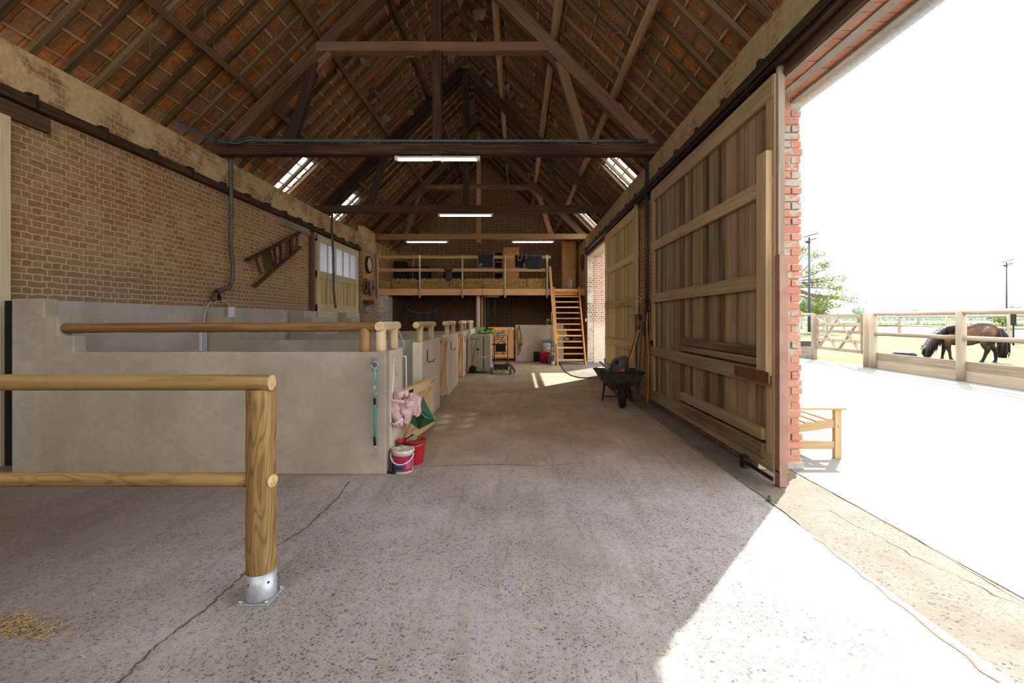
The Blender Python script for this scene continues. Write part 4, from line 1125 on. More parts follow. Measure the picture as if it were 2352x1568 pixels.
# things standing on the loft
def leanpole(name, p, q, r, mat, label, cat):
    m = MB(); m.tube([p, q], r, 7); return tag(m.build(name, M[mat]), label, cat)
q0 = P(945, 640, 17.2); q0.z = LZ1
leanpole('broom_stick', q0, P(951, 581, 17.4), .014, 'handle', 'thin stick leaning behind the loft rail by the brown bale', 'stick')
def cabinet(name, x0, x1, ytop, Y, d, mat, label, cat, shelves=None, zb=LZ1):
    a = P(x0, ytop, Y); bq = P(x1, ytop, Y); t = thing(name, label, cat, ((a.x + bq.x) / 2, Y + d / 2, zb))
    w = (bq.x - a.x) / 2; H = a.z - zb
    if shelves:
        for s in (-1, 1):
            m = MB(); m.box(s * w - .015, s * w + .015, -d / 2, d / 2, 0, H); m.build('side_panel', M[mat], t)
        for i in range(shelves + 1):
            z = H * i / shelves; m = MB(); m.box(-w + .015, w - .015, -d / 2, d / 2, max(z - .03, 0), max(z, .03)); m.build('shelf', M[mat], t)
        m = MB(); m.box(-w, w, d / 2 - .01, d / 2, 0, H); m.build('back_panel', M['darkwood'], t)
    else:
        m = MB(); m.box(-w, w, -d / 2, d / 2, 0, H); m.build('body', M[mat], t, bevel=.01)
        m = MB(); m.box(-w + .02, w - .02, -d / 2 - .012, -d / 2, .03, H - .03); m.build('door', M[mat], t, bevel=.004)
        m = MB(); m.box(w - .08, w - .06, -d / 2 - .03, -d / 2 - .012, H * .45, H * .55); m.build('handle', M['iron'], t)
    return t
M['grey'] = plain('grey_laminate', '#7d7c70', .6); M['tan'] = plain('tan_board', '#b07f48', .7, col2='#9a6d3c', scale=2)
cabinet('shelf_unit', 1135, 1153.5, 578, 18.6, .4, 'grey', 'grey open shelf unit standing on the loft beside the tan cabinet', 'shelf unit', 4)
cabinet('cabinet', 1155, 1192.5, 567, 18.5, .5, 'tan', 'plain tan cabinet standing on the loft behind the rail', 'cabinet')
cabinet('board_door', 1291, 1323, 554, 18.0, .05, 'tan', 'tan board door standing at the top of the stairs', 'door')
p = P(1311, 662, 17.0)
t = thing('glass_jar', 'big dusty glass jar at the top of the stairs', 'jar', (p.x, 17.0, LZ1))
m = MB(); m.lathe([(.10, 0), (.14, .02), (.15, .2), (.13, .32), (.15, .36)], seg=20); m.build('body', plain('dusty_glass', '#a39a86', .3, col2='#5f5648', scale=8, spec=.6), t, solid=.01)
m = MB(); m.tube([(.03, 0, .05), (-.06, 0, .5)], .015, 6); m.tube([(.05, 0, .05), (.09, .02, .46)], .012, 6); m.build('stick', M['greywood'], t)
# dark stored things at the left of the loft
for (x0, x1, yt, Y, l) in ((905, 930, 600, 19.4, 'dark tall locker in the shadow at the left of the loft'), (935, 985, 612, 19.8, 'dark low chest in the shadow behind the hay bales'), (1018, 1060, 625, 20.2, 'dark box in the shadow behind the saddle')):
    cabinet('storage_box', x0, x1, yt, Y, .5, 'black', l, 'box')

# ------------------------------------------------------------------ under the loft
m = MB(); m.box(-.10, 1.62, 16.2, 16.36, 0, 1.30)
st(m.build('wall_back_low', M['lowc'], bevel=.012), 'low concrete wall under the loft by the stairs', 'low wall')
m = MB(); m.box(-1.62, -1.18, 16.3, 16.45, 0, 1.22)
st(m.build('wall_back_low', M['lowc'], bevel=.012), 'short concrete wall piece under the loft post', 'low wall')
m = MB(); m.box(-5.34, -4.72, 16.5, 17.1, 0, 2.36)
st(m.build('wall_loft_pier', M['brickw']), 'whitewashed brick pier under the left end of the loft', 'brick pier')
def post(x, Y, r, mat, label, top=2.37, zb=0):
    p = P(x, 700, Y); m = MB(); m.tube([V(p.x, Y, zb + (top - zb) * i / 5) for i in range(6)], [r * rng.uniform(.95, 1.06) for _ in range(6)], 12)
    return tag(m.build('loft_post', M[mat]), label, 'post')
post(1098, 16.75, .075, 'logpale', 'thick pale round log post carrying the loft')
post(1106.5, 17.0, .05, 'logdark', 'thinner brown log post right behind the pale loft post')
post(1113, 17.3, .04, 'greywood', 'thin grey post behind the two log posts under the loft')
for x, l in ((1121, 'left dark steel post of the stall behind the plank door'), (1137, 'right dark steel post of the stall behind the plank door')):
    m = MB(); p = P(x, 700, 17.6); m.box(p.x - .05, p.x + .05, 17.6, 17.7, 0, 2.55); tag(m.build('steel_post', M['iron']), l, 'post')
m = MB(); m.tube([P(1108, 680.6, 16.6), P(1146, 680.6, 16.6)], .035, 8); tag(m.build('tube_lamp', M['grey']), 'dull grey tube lamp under the loft edge', 'lamp')
m = MB()
pts = smooth([P(932, 698, 17.4), P(940, 712, 17.4), P(962, 718, 17.4), P(990, 716, 17.4), P(1008, 706, 17.4), P(1018, 698, 17.4)])
m.tube(pts, .012, 6); tag(m.build('hanging_rope', M['greywood']), 'grey rope sagging in the dark under the loft', 'rope')
m = MB(); m.grid(lambda u, v: P(942, 714, 17.45).lerp(P(1008, 708, 17.45), u) + V(0, .03 * math.sin(u * 20), -.06 * math.sin(u * 3.14) - .5 * v), 14, 6)
tag(m.build('hanging_net', plain('dark_net', '#3d352b', .9), solid=.008), 'dark net hanging below the sagging rope under the loft', 'net')
sd = stall_door('wide plank stall door with notice under the loft', (-1.08, 16.25), R(-90), .93, 1.22, 'pine', True, .10)
sd.rotation_euler = (0, 0, R(-90)); 
m = MB(); m.box(.05, .06, .36, .56, .84, 1.04); o = m.build('notice', plain('notice_grey', '#8f9299', .5), sd)
m = MB(); m.box(.0605, .062, .37, .55, .85, 1.03); m.build('notice_print', plain('notice_print', '#4a4f5c', .5), o)
for j in range(3):
    m = MB(); m.box(.062, .063, .385 + .058 * j, .425 + .058 * j, .945, .985); m.build('notice_icon', M['white'], o)
m = MB(); m.box(.062, .063, .385, .535, .88, .89); m.box(.062, .063, .385, .535, .90, .91); m.build('text_line', M['white'], o)
m = MB(); m.tube([(.055, .45, 1.06), (.055, .46, 1.12)], .006, 5); m.build('cord', M['cablew'], sd)
# halters on the concrete wall
hl = thing('rope_halter', 'brown and purple halters hung on a hook on the low concrete wall', 'halter', P(1195, 815, 16.17))
c = hl.location
def hp(x, y): return P(x, y, 16.17) - c
m = MB()
for k in range(4):
    o = rng.uniform(-1.5, 1.5)
    m.tube(smooth([hp(1193, 752), hp(1188.5 + o, 762), hp(1189 + o, 778), hp(1194, 790), hp(1197 + o, 778), hp(1196.5, 762), hp(1193, 752)]), .018, 6)
m.build('brown_rope', M['handle'], hl)
m = MB()
for k in range(7):
    a = rng.uniform(0, 3); m.tube(smooth([hp(1188 + a, 784), hp(1192 + a, 790 + k), hp(1199, 786 + k), hp(1193 + a, 796 - k), hp(1189, 788)]), .014, 5)
m.build('purple_rope', plain('purple_rope', '#7d4a55', .8), hl)
m = MB(); m.tube(smooth([hp(1192, 795), hp(1188, 805), hp(1190, 814), hp(1194, 806), hp(1193, 795)]), .012, 5); m.tube([hp(1196, 790), hp(1195.5, 808)], .012, 5); m.build('grey_rope', M['greywood'], hl)
m = MB(); m.tube([hp(1193, 748), hp(1193, 756)], .02, 6); m.build('hook', M['iron'], hl)
# tubs and plants by the stairs
def tub(name, x, y, Y, prof, mat, label, cat):
    p = P(x, y, Y); m = MB(); m.lathe(prof, seg=20); return tag(m.build(name, mat, loc=V(p.x, Y, 0)), label, cat)
rt = thing('red_tub', 'red plastic tub with two handles beside the potted plant', 'tub', (.92, 15.62, 0))
m = MB(); m.lathe([(.14, 0), (.19, .36), (.20, .37), (.18, .37), (.13, .02), (.001, .02)], seg=22); m.build('body', red, rt)
m = MB(); m.tube([V(.10 + .09 * math.cos(a), -.12, .36 + .08 * math.sin(a)) for a in [math.pi * i / 10 for i in range(11)]], .014, 6); m.build('handle', red, rt)
p = P(1256, 812, 16.05)
bkt = thing('white_bucket', 'white bucket behind the red tub', 'bucket', (p.x, 16.03, 0))
m = MB(); m.lathe([(.13, 0), (.15, .62), (.16, .63), (.16, .66), (.001, .66)], seg=20); m.build('body', M['white'], bkt)
m = MB(); m.lathe([(.014, 0), (.014, .01), (.001, .01)], (0.05, -.15, .55), (0, -1, 0), 8); m.build('knob', M['black'], bkt)
jm = plain('jeans_blue', '#6f8798', .85, col2='#566d80', scale=12)
m = MB(); q = lambda x, y: P(x, y, 16.02)
m.loft([[q(1246, 783), q(1266, 781), q(1266, 781) + V(0, .12, .02), q(1246, 783) + V(0, .12, .02)], [q(1248, 792), q(1266, 792), q(1266, 792) + V(0, .15, 0), q(1248, 792) + V(0, .15, 0)], [q(1251, 799), q(1268, 798.5), q(1268, 798.5) + V(0, .15, 0), q(1251, 799) + V(0, .15, 0)]])
tag(m.build('shopping_bag', jm, bevel=.01, sub=1), 'blue-grey bag standing on the white bucket', 'bag')
m = MB(); m.box(.55, .86, 16.10, 16.13, 0, .36); tag(m.build('slate_board', M['black'], rot=None), 'black board leaning against the low concrete wall', 'board')
pp = P(1264.5, 834, 15.4)
pl = thing('potted_plant', 'tall leafy houseplant in a grey pot by the stair foot', 'plant', (pp.x, 15.4, 0))
m = MB(); m.lathe([(.10, 0), (.135, .24), (.145, .25), (.145, .28), (.13, .28), (.12, .24), (.001, .23)], seg=20); m.build('pot', plain('grey_pot', '#77706c', .7), pl)
leaf = plain('leaf_green', '#5f7d3e', .6, col2='#8aa35c', scale=20)
m = MB(); m.tube(smooth([V(0, 0, .2), V(.02, 0, .6), V(.01, 0, 1.0), V(.06, 0, 1.35), V(.10, .02, 1.7)]), .017, 6); m.tube([V(.03, .02, .2), V(.05, .02, 1.1), V(.03, .02, 1.75)], .012, 6); m.tube(smooth([V(.03, 0, 1.1), V(-.06, -.03, 1.2), V(-.11, -.03, 1.36), V(-.10, -.03, 1.42)]), .008, 5); m.build('stem', M['bench'], pl)
m = MB()
def leaves(m, c, n, sp, L0):
    for i in range(n):
        q = c + V(rng.gauss(0, sp), rng.gauss(0, sp * .6), rng.gauss(0, sp)); d = V(rng.uniform(-1, 1), rng.uniform(-1, .4), rng.uniform(-.5, .6)).normalized() * L0; s = d.cross(V(0, .3, 1)).normalized() * L0 * .35
        m.add([q, q + d * .5 + s, q + d, q + d * .5 - s], [(0, 1, 2, 3)])
leaves(m, V(-.10, -.03, 1.44), 14, .03, .08); leaves(m, V(.09, 0, 1.42), 10, .04, .07); leaves(m, V(0, -.03, .72), 18, .07, .09); leaves(m, V(.05, -.03, .45), 14, .06, .08); leaves(m, V(.02, -.03, .6), 8, .05, .08)
m.build('leaves', leaf, pl)
m = MB(); m.lathe([(.045, 0), (.062, .13), (.068, .135), (.06, .135), (.05, .02), (.001, .02)], seg=16); o = m.build('flower_pot', M['white'], loc=V(1.13, 14.72, 0)); tag(o, 'small white flower pot at the stair foot', 'flower pot')
m = MB(); m.tube([(0, 0, .02), (.02, 0, .2)], .01, 5); leaves(m, V(0.02, 0, .19), 5, .02, .05); s_ = m.build('seedling', M['handle'], o)

# ------------------------------------------------------------------ stairs
S0, S1 = V(1.30, 14.75, 0), V(1.30, 16.46, 2.60); SX = 2.19
stt = thing('wooden_stairs', 'steep open wooden stairs up to the hay loft', 'stairs', (1.75, 15.5, 0)); c = stt.location
for x in (1.285, SX):
    zb = 0 if x < 2 else .03
    m = MB(); m.prism([(14.68, zb), (14.86, zb), (16.50, 2.50), (16.50, 2.66), (16.36, 2.66)], x - .025, x + .025, plane='yz'); m.v = [v - c for v in m.v]
    m.build('stringer', M['pine'], stt, bevel=.004)
for i in range(13):
    z = .195 * (i + 1) - .03; y = 14.80 + (16.42 - 14.80) * (z / 2.55)
    m = MB(); m.box(1.31, SX - .025, y - .06, y + .13, z - .022, z + .022); m.v = [v - c for v in m.v]; m.build('tread', M['pine'], stt, bevel=.004)
m = MB(); m.beam(P(1263, 612, 16.42) - c, P(1277, 790, 15.0) - c, .03, .09, up=(1, 0, 0)); m.build('handrail', M['pine'], stt, bevel=.004)
m = MB(); m.beam(P(1265.5, 640, 16.42) - c, P(1271, 706, 16.4) - c, .05, .05, up=(1, 0, 0)); m.build('handrail_post', M['pine'], stt)
m = MB(); m.beam(P(1272, 730, 15.62) - c, V(1.30, 15.3, .85) - c, .05, .05, up=(1, 0, 0)); m.build('handrail_post', M['pine'], stt)
# shelf and odds and ends behind the stairs
m = MB(); m.box(1.55, 2.40, 16.6, 17.0, .70, .74); m.box(1.56, 1.60, 16.6, 17.0, 0, .70); m.box(2.35, 2.39, 16.6, 17.0, 0, .70); m.box(1.66, 2.35, 16.85, 17.0, 0, .60)
tag(m.build('shelf_bench', M['darkwood']), 'low dark bench behind the stairs carrying odds and ends', 'bench')
m = MB(); y0 = 16.68; z0 = .74
m.box(1.70, 1.86, y0, y0 + .12, z0, z0 + .09); tag(m.build('carton', M['lowc']), 'left small carton on the bench behind the stairs', 'box')
m = MB(); m.box(2.0, 2.3, y0, y0 + .16, z0, z0 + .08); tag(m.build('carton', M['greywood']), 'right long carton on the bench behind the stairs', 'box')
ye = plain('yellow_cloth', '#d8c21f', .7)
m = MB(); p = P(1295, 770, 16.5)
m.grid(lambda u, v: V(p.x - .13 + .26 * u * (1 - .6 * v) + .08 * v, 16.5 + .02 * math.sin(u * 9), .92 + .30 * v * (.6 + .4 * u) - .08 * math.sin(u * 3.1)), 8, 8); tag(m.build('yellow_cloth', ye, solid=.01), 'yellow cloth hung up behind the stairs', 'cloth')
m = MB(); m.lathe([(.028, 0), (.03, .17), (.02, .19), (.012, .2), (.012, .23), (.001, .23)], seg=12); tag(m.build('spray_bottle', ye, loc=V(1.345, 15.37, .803)), 'yellow bottle standing on a tread at the left of the stairs', 'bottle')
# ------------------------------------------------------------------ grey locker, hand truck
b = V(-1.045, 12.72, 0)
lk = thing('tack_locker', 'big grey wheeled plastic tack locker beside the stall front', 'locker', b)
gp = plain('grey_locker', '#a9a294', .5, col2='#97907f', scale=3)
m = MB(); m.prism([(-.28, .06), (.18, .03), (.285, .03), (.285, 1.04), (.25, 1.09), (-.24, 1.10), (-.28, 1.06)], -.06, .6); m.build('body', gp, lk, bevel=.03)
m = MB(); m.box(.10, .275, -.075, -.055, .10, 1.02); m.build('door', gp, lk, bevel=.008)
m = MB(); m.box(.07, .095, -.068, -.058, .10, 1.02); m.build('door_gap', M['iron'], lk)
m = MB(); m.beam((-.26, -.07, .20), (-.10, -.07, .95), .02, .035, up=(0, 1, 0)); m.beam((-.28, -.07, .96), (-.05, -.07, .96), .03, .05, up=(0, 1, 0)); m.beam((-.22, -.07, .22), (.12, -.07, .05), .02, .03, up=(0, 1, 0)); m.build('tow_bar', plain('grey_trim', '#7d776c', .5), lk, bevel=.004)
m = MB(); m.lathe([(.001, 0), (.035, 0), (.035, .01), (.001, .012)], (-.08, -.06, .66), (0, -1, 0), 14); m.lathe([(.012, 0), (.012, .01), (.001, .01)], (-.08, -.06, .55), (0, -1, 0), 8); m.build('vent', M['iron'], lk)
m = MB(); m.box(.0, .17, -.095, -.072, .43, .47); m.box(.05, .17, -.10, -.07, .40, .415); m.build('latch', M['steel'], lk, bevel=.004)
m = MB(); m.lathe([(.03, -.03), (.10, -.03), (.105, 0), (.10, .03), (.03, .03)], (-.22, -.08, .105), (0, -1, 0), 20); m.build('wheel', M['black'], lk)
b = P(1115, 767, 12.8); b.z = 1.10
gb = thing('feed_bag', 'bright green printed bag lying on the grey locker', 'bag', (b.x, 12.85, 1.10))
grn = plain('bag_green', '#5fb52c', .5, col2='#3f9a20', scale=12)
m = MB(); m.loft([[V(x, .12 * s * math.cos(a) , .055 + .055 * s2 * math.sin(a)) for a in [2 * math.pi * i / 12 for i in range(12)]] for (x, s, s2) in ((-.24, .5, .3), (-.21, .9, .9), (-.1, 1, 1.05), (.1, 1, .95), (.19, .9, .9), (.24, .5, 1.1))]); m.build('body', grn, gb)
m = MB(); m.box(-.12, .10, -.121, -.119, .03, .055); m.lathe([(.001, 0), (.03, 0)], (0, -.123, .08), (0, -1, 0), 10); m.build('print', M['white'], gb)
m = MB(); m.loft([[V(x, .05 * s * math.cos(a), .11 + .03 * s * math.sin(a) + .02) for a in [2 * math.pi * i / 8 for i in range(8)]] for (x, s) in ((.08, .4), (.12, 1), (.18, .9), (.22, .3))]); m.build('red_tie', red, gb)
ht = thing('hand_truck', 'rusty brown hand truck standing beside the grey locker', 'hand truck', (-.47, 12.5, 0)); c = ht.location
wx = .205
for s in (-1, 1):
    m = MB(); m.tube([(s * .185, -.02, .16), (s * .185, .06, 1.02 + (.05 if s > 0 else 0))], .014, 8); m.build('upright', M['rust'], ht)
    m = MB(); m.lathe([(.03, -.028), (.085, -.028), (.09, 0), (.085, .028), (.03, .028)], (s * .26, 0, .09), (1, 0, 0), 20); m.build('wheel', plain('dusty_tyre', '#6f5f52', .9) if s < 0 else bpy.data.materials['dusty_tyre'], ht)
for z in (.94, .62, .56, .44):
    m = MB(); m.tube([(-.185, .03, z), (.185, .03, z)], .009, 6); m.build('crossbar', M['rust'], ht)
m = MB(); m.box(-.20, .20, -.06, -.03, .12, .27); m.tube([(-.26, 0, .09), (.26, 0, .09)], .012, 6); m.build('axle_plate', M['iron'], ht, bevel=.004)
m = MB(); m.box(-.20, .20, .0, .36, .17, .18); m.build('toe_plate', M['rust'], ht)
tb = thing('toolbox', 'black toolbox hung on the hand truck', 'toolbox', (-.47, 12.40, .62))
m = MB(); m.box(-.14, .13, -.08, .08, 0, .18); m.build('body', M['black'], tb, bevel=.012)
m = MB(); m.box(-.24, .15, -.10, .09, .18, .215); m.build('lid', M['iron'], tb, bevel=.006)
m = MB(); m.tube([V(.02 + .09 * math.cos(a), 0, .215 + .07 * math.sin(a)) for a in [math.pi * i / 10 for i in range(11)]], .01, 6); m.build('handle', M['black'], tb)
m = MB()
for k in range(9):
    a = rng.uniform(-.03, .03); m.tube(smooth([V(-.40 + a, 12.62, .22), V(-.30 + a, 12.60, .27), V(-.19, 12.52 + a, .24 - .01 * k), V(-.10 + a, 12.45, .12), V(-.12 + a, 12.44, .03)]), .028, 6)
tag(m.build('brown_rug', plain('brown_rug', '#6b5040', .95, col2='#9a8672', scale=16), remesh=.02, smooth_it=2), 'crumpled brown striped rug hanging off the hand truck', 'rug')
m = MB(); m.grid(lambda u, v: V(-.62 + .30 * u, 12.85 + .1 * v, .02 + .03 * math.sin(u * 9) * math.sin(v * 3)), 10, 4); tag(m.build('paper_litter', M['white'], solid=.004), 'crumpled white paper on the floor behind the hand truck', 'paper')

# ------------------------------------------------------------------ right wall things
m = MB(); m.tube([V(2.355, 8.33, 4.38), V(2.355, 8.33, 1.25)], .035, 10); m.tube([V(2.355, 8.33, 4.05), V(2.355, 8.33, 4.0)], .042, 10)
tag(m.build('wall_pipe', plain('dark_pipe', '#3d3a3a', .5)), 'dark vertical pipe on the right wall between the two sliding doors', 'pipe')
m = MB(); m.box(2.33, 2.395, 15.78, 15.86, 1.42, 1.53); sw = tag(m.build('switch_box', M['white'], bevel=.008), 'small white switch box on the brick nib by the stairs', 'switch')
m = MB(); m.tube([V(2.395, 15.83, 1.53), V(2.395, 15.83, 4.3)], .008, 5); tag(m.build('switch_cable', M['cablew']), 'thin white cable rising from the switch box', 'cable')
m = MB(); m.box(2.39, 2.42, 16.55, 17.5, 2.28, 3.15); tag(m.build('wall_panel', M['grey'], bevel=.006), 'pale grey panel on the right wall above the stairs', 'panel')
t = thing('cart_wheel', 'old wheel hung high on the right wall above the pale panel', 'wheel', V(2.37, 16.9, 3.62))
m = MB(); m.lathe([(.24, -.02), (.30, -.02), (.30, .03), (.24, .03), (.24, -.02)], axis=(-1, 0, 0), seg=24); m.build('rim', M['rust'], t)
for k in range(6):
    a = math.pi * k / 6; m = MB(); m.beam(V(0, .26 * math.sin(a), .26 * math.cos(a)), V(0, -.26 * math.sin(a), -.26 * math.cos(a)), .02, .025, up=(1, 0, 0)); m.build('spoke', M['darkwood'], t)
# tools leaning on the right wall
def tool(name, label, pts, r, mat, head=None):
    m = MB(); m.tube(smooth(pts), r, 8)
    p = pts[0]; q = V(p.x, p.y, min(pp_.z for pp_ in pts))
    t = thing(name, label, 'tool', pts[-1]); c = t.location
    m.v = [v - c for v in m.v]; m.build('handle', M[mat], t)
    if head: head(t, c)
    return t
def fork(at, dirv, side, n=4, L_=.24, w=.055, mat='steel'):
    def fn(t, c):
        a = Vector(at) - c; d = Vector(dirv).normalized(); s = Vector(side).normalized(); m = MB()
        m.tube([a - s * w * (n - 1) / 2, a + s * w * (n - 1) / 2], .010, 6)
        for i in range(n):
            o = s * w * (i - (n - 1) / 2); m.tube([a + o, a + o + d * L_ * .5 + V(-.01, 0, 0), a + o + d * L_], .006, 5)
        m.build('tines', M[mat], t)
    return fn
def flat(at, d, w, h, mat):
    def fn(t, c):
        a = Vector(at) - c; m = MB(); d_ = Vector(d).normalized(); m.beam(a, a + d_ * h, w, .02, up=(1, 0, 0), w2=w * .8); m.build('head', M[mat], t, bevel=.004)
    return fn
g = lambda x, y, Y: P(x, y, Y)
def foot(x, Y, X=2.18): return V(X, Y, .01)
tool('pitchfork', 'pitchfork with bright tines uppermost against the right wall', [g(1484, 712, 8.42), g(1481, 716, 8.42), g(1471, 765, 8.35), V(2.14, 8.25, .02)], .020, 'greywood', fork(g(1483, 700, 8.42), g(1465, 682, 8.44) - g(1483, 700, 8.42), (0.55, 0, .6)))
tool('manure_fork', 'red-collared fork standing beside the pitchfork', [g(1487, 718, 8.3), g(1486, 760, 8.25), g(1490, 830, 8.1), V(2.28, 8.02, .02)], .016, 'handle', fork(g(1487, 714, 8.3), V(-.1, 0, 1), (.7, -.3, 0), 4, .22, .045, 'iron'))
tool('broom', 'long-handled broom leaning from the barrow to the far door', [g(1471, 735, 8.9), g(1455, 790, 8.75), g(1440, 838, 8.62), V(2.02, 8.5, .02)], .016, 'handle', flat(g(1471, 738, 8.9), (0, 0, 1), .1, .12, 'iron'))
tool('rake', 'rake with pale handle leaning beside the broom', [g(1467, 757, 8.8), g(1456, 800, 8.7), g(1441, 855, 8.55), V(1.98, 8.45, .02)], .015, 'pinepale', flat(g(1467, 757, 8.8), (0, .4, 1), .16, .05, 'iron'))
tool('shovel', 'shovel standing upright with its blade at the wall', [g(1477, 760, 8.55), g(1478, 800, 8.5), V(2.24, 8.45, .02)], .016, 'handle', flat(g(1477, 770, 8.55), (0, 0, 1), .16, .25, 'rust'))
tool('hay_rake', 'wooden-headed hay rake between the shovel and the pipe', [g(1461, 722, 8.95), g(1461, 790, 8.9), V(2.30, 8.8, .02)], .014, 'darkwood', lambda t, c: (lambda m: (m.beam(g(1450, 721, 8.95) - c, g(1470, 719, 8.95) - c, .03, .03), m.build('head', M['steel'], t)))(MB()))
tool('hoe', 'hoe with red socket leaning by the near sliding door', [g(1480, 748, 8.6), g(1481, 800, 8.55), V(2.2, 8.38, .02)], .014, 'greywood', flat(g(1479, 752, 8.6), (0, 0, 1), .05, .1, 'cabler'))
# wheelbarrow
wbk_ = thing('wheelbarrow', 'dark muddy wheelbarrow with one wheel in front of the leaning tools', 'wheelbarrow', (1.76, 7.72, 0), R(-4))
mud = plain('muddy_tray', '#574c3e', .8, col2='#33291f', scale=7, bump=.2)
m = MB()
def ring(z, x0, x1, y0, y1): return [V(x0, y0, z), V(x1, y0, z), V(x1 + .02, y1, z), V(x0 - .02, y1, z)]
outer = [ring(.27, -.15, .15, .30, .75), ring(.42, -.28, .28, .10, .86), ring(.56, -.37, .37, -.06, .95)]
outer[2][0].z = outer[2][1].z = .60
m.loft(outer, caps=False, smooth=False); m.add([v.copy() for v in outer[0]], [(0, 1, 2, 3)]); m.build('tray', mud, wbk_, solid=.012, bevel=.02)
m = MB(); r_ = outer[2]; m.tube([r_[0], r_[1], r_[2], r_[3], r_[0]], .014, 6, caps=False); m.build('tray_rim', M['iron'], wbk_)
m = MB(); m.lathe([(.10, -.035), (.165, -.045), (.19, -.03), (.195, 0), (.19, .03), (.165, .045), (.10, .035)], (0, 0, .195), (1, 0, 0), 28); wh = m.build('tyre', M['black'], wbk_)
m = MB(); m.lathe([(.001, -.05), (.03, -.05), (.035, -.02), (.12, -.015), (.12, .015), (.035, .02), (.03, .05), (.001, .05)], (0, 0, .195), (1, 0, 0), 20); m.build('wheel_rim', M['rust'], wbk_)
for s in (-1, 1):
    m = MB(); m.tube(smooth([(s * .06, -.02, .195), (s * .10, .25, .25), (s * .22, .75, .40), (s * .30, 1.02, .53)]), .016, 8); m.build('frame_tube', M['iron'], wbk_)
    m = MB(); m.tube([(s * .30, 1.0, .52), (s * .315, 1.14, .55)], .021, 8); m.build('grip', plain('grip_red', '#9a5a4a', .7) if s < 0 else bpy.data.materials['grip_red'], wbk_)
    m = MB(); m.tube([(s * .20, .62, .34), (s * .27, .50, .04), (s * .27, .56, .015), (s * .25, .62, .04), (s * .20, .80, .37)], .013, 8); m.build('leg', M['iron'], wbk_)
m = MB(); m.tube([(-.27, .55, .10), (.27, .55, .10)], .011, 6); m.build('leg_brace', M['iron'], wbk_)
pb = thing('plastic_bin', 'dark grey plastic bin with a hand hole standing in the wheelbarrow', 'bin', (1.84, 8.28, .28))
m = MB(); n = 20
rings = []
for (z, rr) in ((0, .13), (.10, .15), (.38, .165), (.46, .165)):
    rings.append([V(rr * math.cos(2 * math.pi * i / n), rr * .9 * math.sin(2 * math.pi * i / n), z + (.06 * math.cos(2 * math.pi * i / n) if z > .4 else 0)) for i in range(n)])
rings.append([V(.11 * math.cos(2 * math.pi * i / n) + .01, .09 * math.sin(2 * math.pi * i / n), .53 + .03 * math.cos(2 * math.pi * i / n)) for i in range(n)])
gd = plain('dark_grey_plastic', '#55514b', .5, col2='#47433d', scale=5)
m.loft(rings); m.build('body', gd, pb)
m = MB(); m.lathe([(.001, 0), (.035, 0), (.04, .006), (.03, .01)], (-.07, -.13, .45), (-.4, -1, .5), 14); m.build('hand_hole', M['black'], pb)
m = MB(); m.tube([V(1.60, 7.95, .60), V(1.50, 8.35, .72)], .014, 6); m.tube([V(1.56, 8.02, .58), V(1.54, 8.1, .80)], .018, 6)
tag(m.build('short_stick', M['greywood']), 'short bent sticks poking out of the wheelbarrow', 'stick')
m = MB(); m.lathe([(.03, 0), (.04, .03), (.03, .07), (.001, .08)], seg=10); tag(m.build('pink_lid', plain('pink_plastic', '#c8446a', .5), loc=V(1.84, 8.0, .56)), 'small pink cap in front of the grey bin in the wheelbarrow', 'cap')
# straw litter, weed, cobwebs
m = MB()
for i in range(520):
    if i < 330: q = P(rng.gauss(50, 45), 1440 + rng.gauss(0, 16))
    else: q = V(rng.uniform(-3.4, 1.2), rng.uniform(1.9, 4.2), 0)
    q.z = rng.uniform(.002, .012); a = rng.uniform(0, 6.3); L_ = rng.uniform(.006, .02 if i < 330 else .03); d = V(math.cos(a), math.sin(a), 0) * L_; n_ = V(-d.y, d.x, 0).normalized() * .0018
    m.add([q - d - n_, q - d + n_, q + d + n_, q + d - n_], [(0, 1, 2, 3)])
tag(m.build('straw_litter', straw), 'scattered straw bits on the concrete floor at lower left', 'straw', kind='stuff')
m = MB(); leaves(m, P(1768, 1150) + V(0, 0, .012), 22, .012, .03); tag(m.build('weed', plain('weed_green', '#4f7a2c', .7)), 'tiny green weed in the floor joint by the sliding door', 'weed')
cob = plain('cobweb_grey', '#8d7d66', .95, col2='#6b5c48', scale=6)
m = MB()
for i in range(150):
    sd_ = rng.choice((-1, 1)); s_ = rng.random() ** 1.6 * 2.6 + .1; y = 6 + rng.random() * 13
    p = roofpt(sd_, s_, y, -.01); L_ = rng.uniform(.08, .32); a = rng.uniform(0, 6.3); d = V(math.cos(a), math.sin(a), rng.uniform(-.2, .2)) * rng.uniform(.06, .2)
    w_ = [rng.uniform(.2, 1.1) for _ in range(5)]
    vs = [p - d, p + d * .2 + V(0, 0, .02), p + d, p + d * .6 - V(0, .03, L_ * w_[0]), p - V(.02, 0, L_ * w_[1] * .7), p - d * .5 - V(0, -.02, L_ * w_[2])]
    m.add(vs, [(0, 1, 4, 5), (1, 2, 3, 4)])
for i in range(260):
    sd_ = rng.choice((-1, 1)); s_ = rng.random() * 4.0 + .1; y = 5.5 + rng.random() * 13
    p = roofpt(sd_, s_, y, -.02); q = roofpt(sd_, s_ + rng.uniform(-.3, .3), y + rng.uniform(-.3, .3), -.02)
    m.tube([p, p.lerp(q, .5) - V(0, 0, rng.uniform(.02, .16)), q], .004, 3, caps=False)
tag(m.build('cobwebs', cob, solid=.003), 'dusty grey cobwebs and torn shreds hanging from the rafters', 'cobweb', kind='stuff')
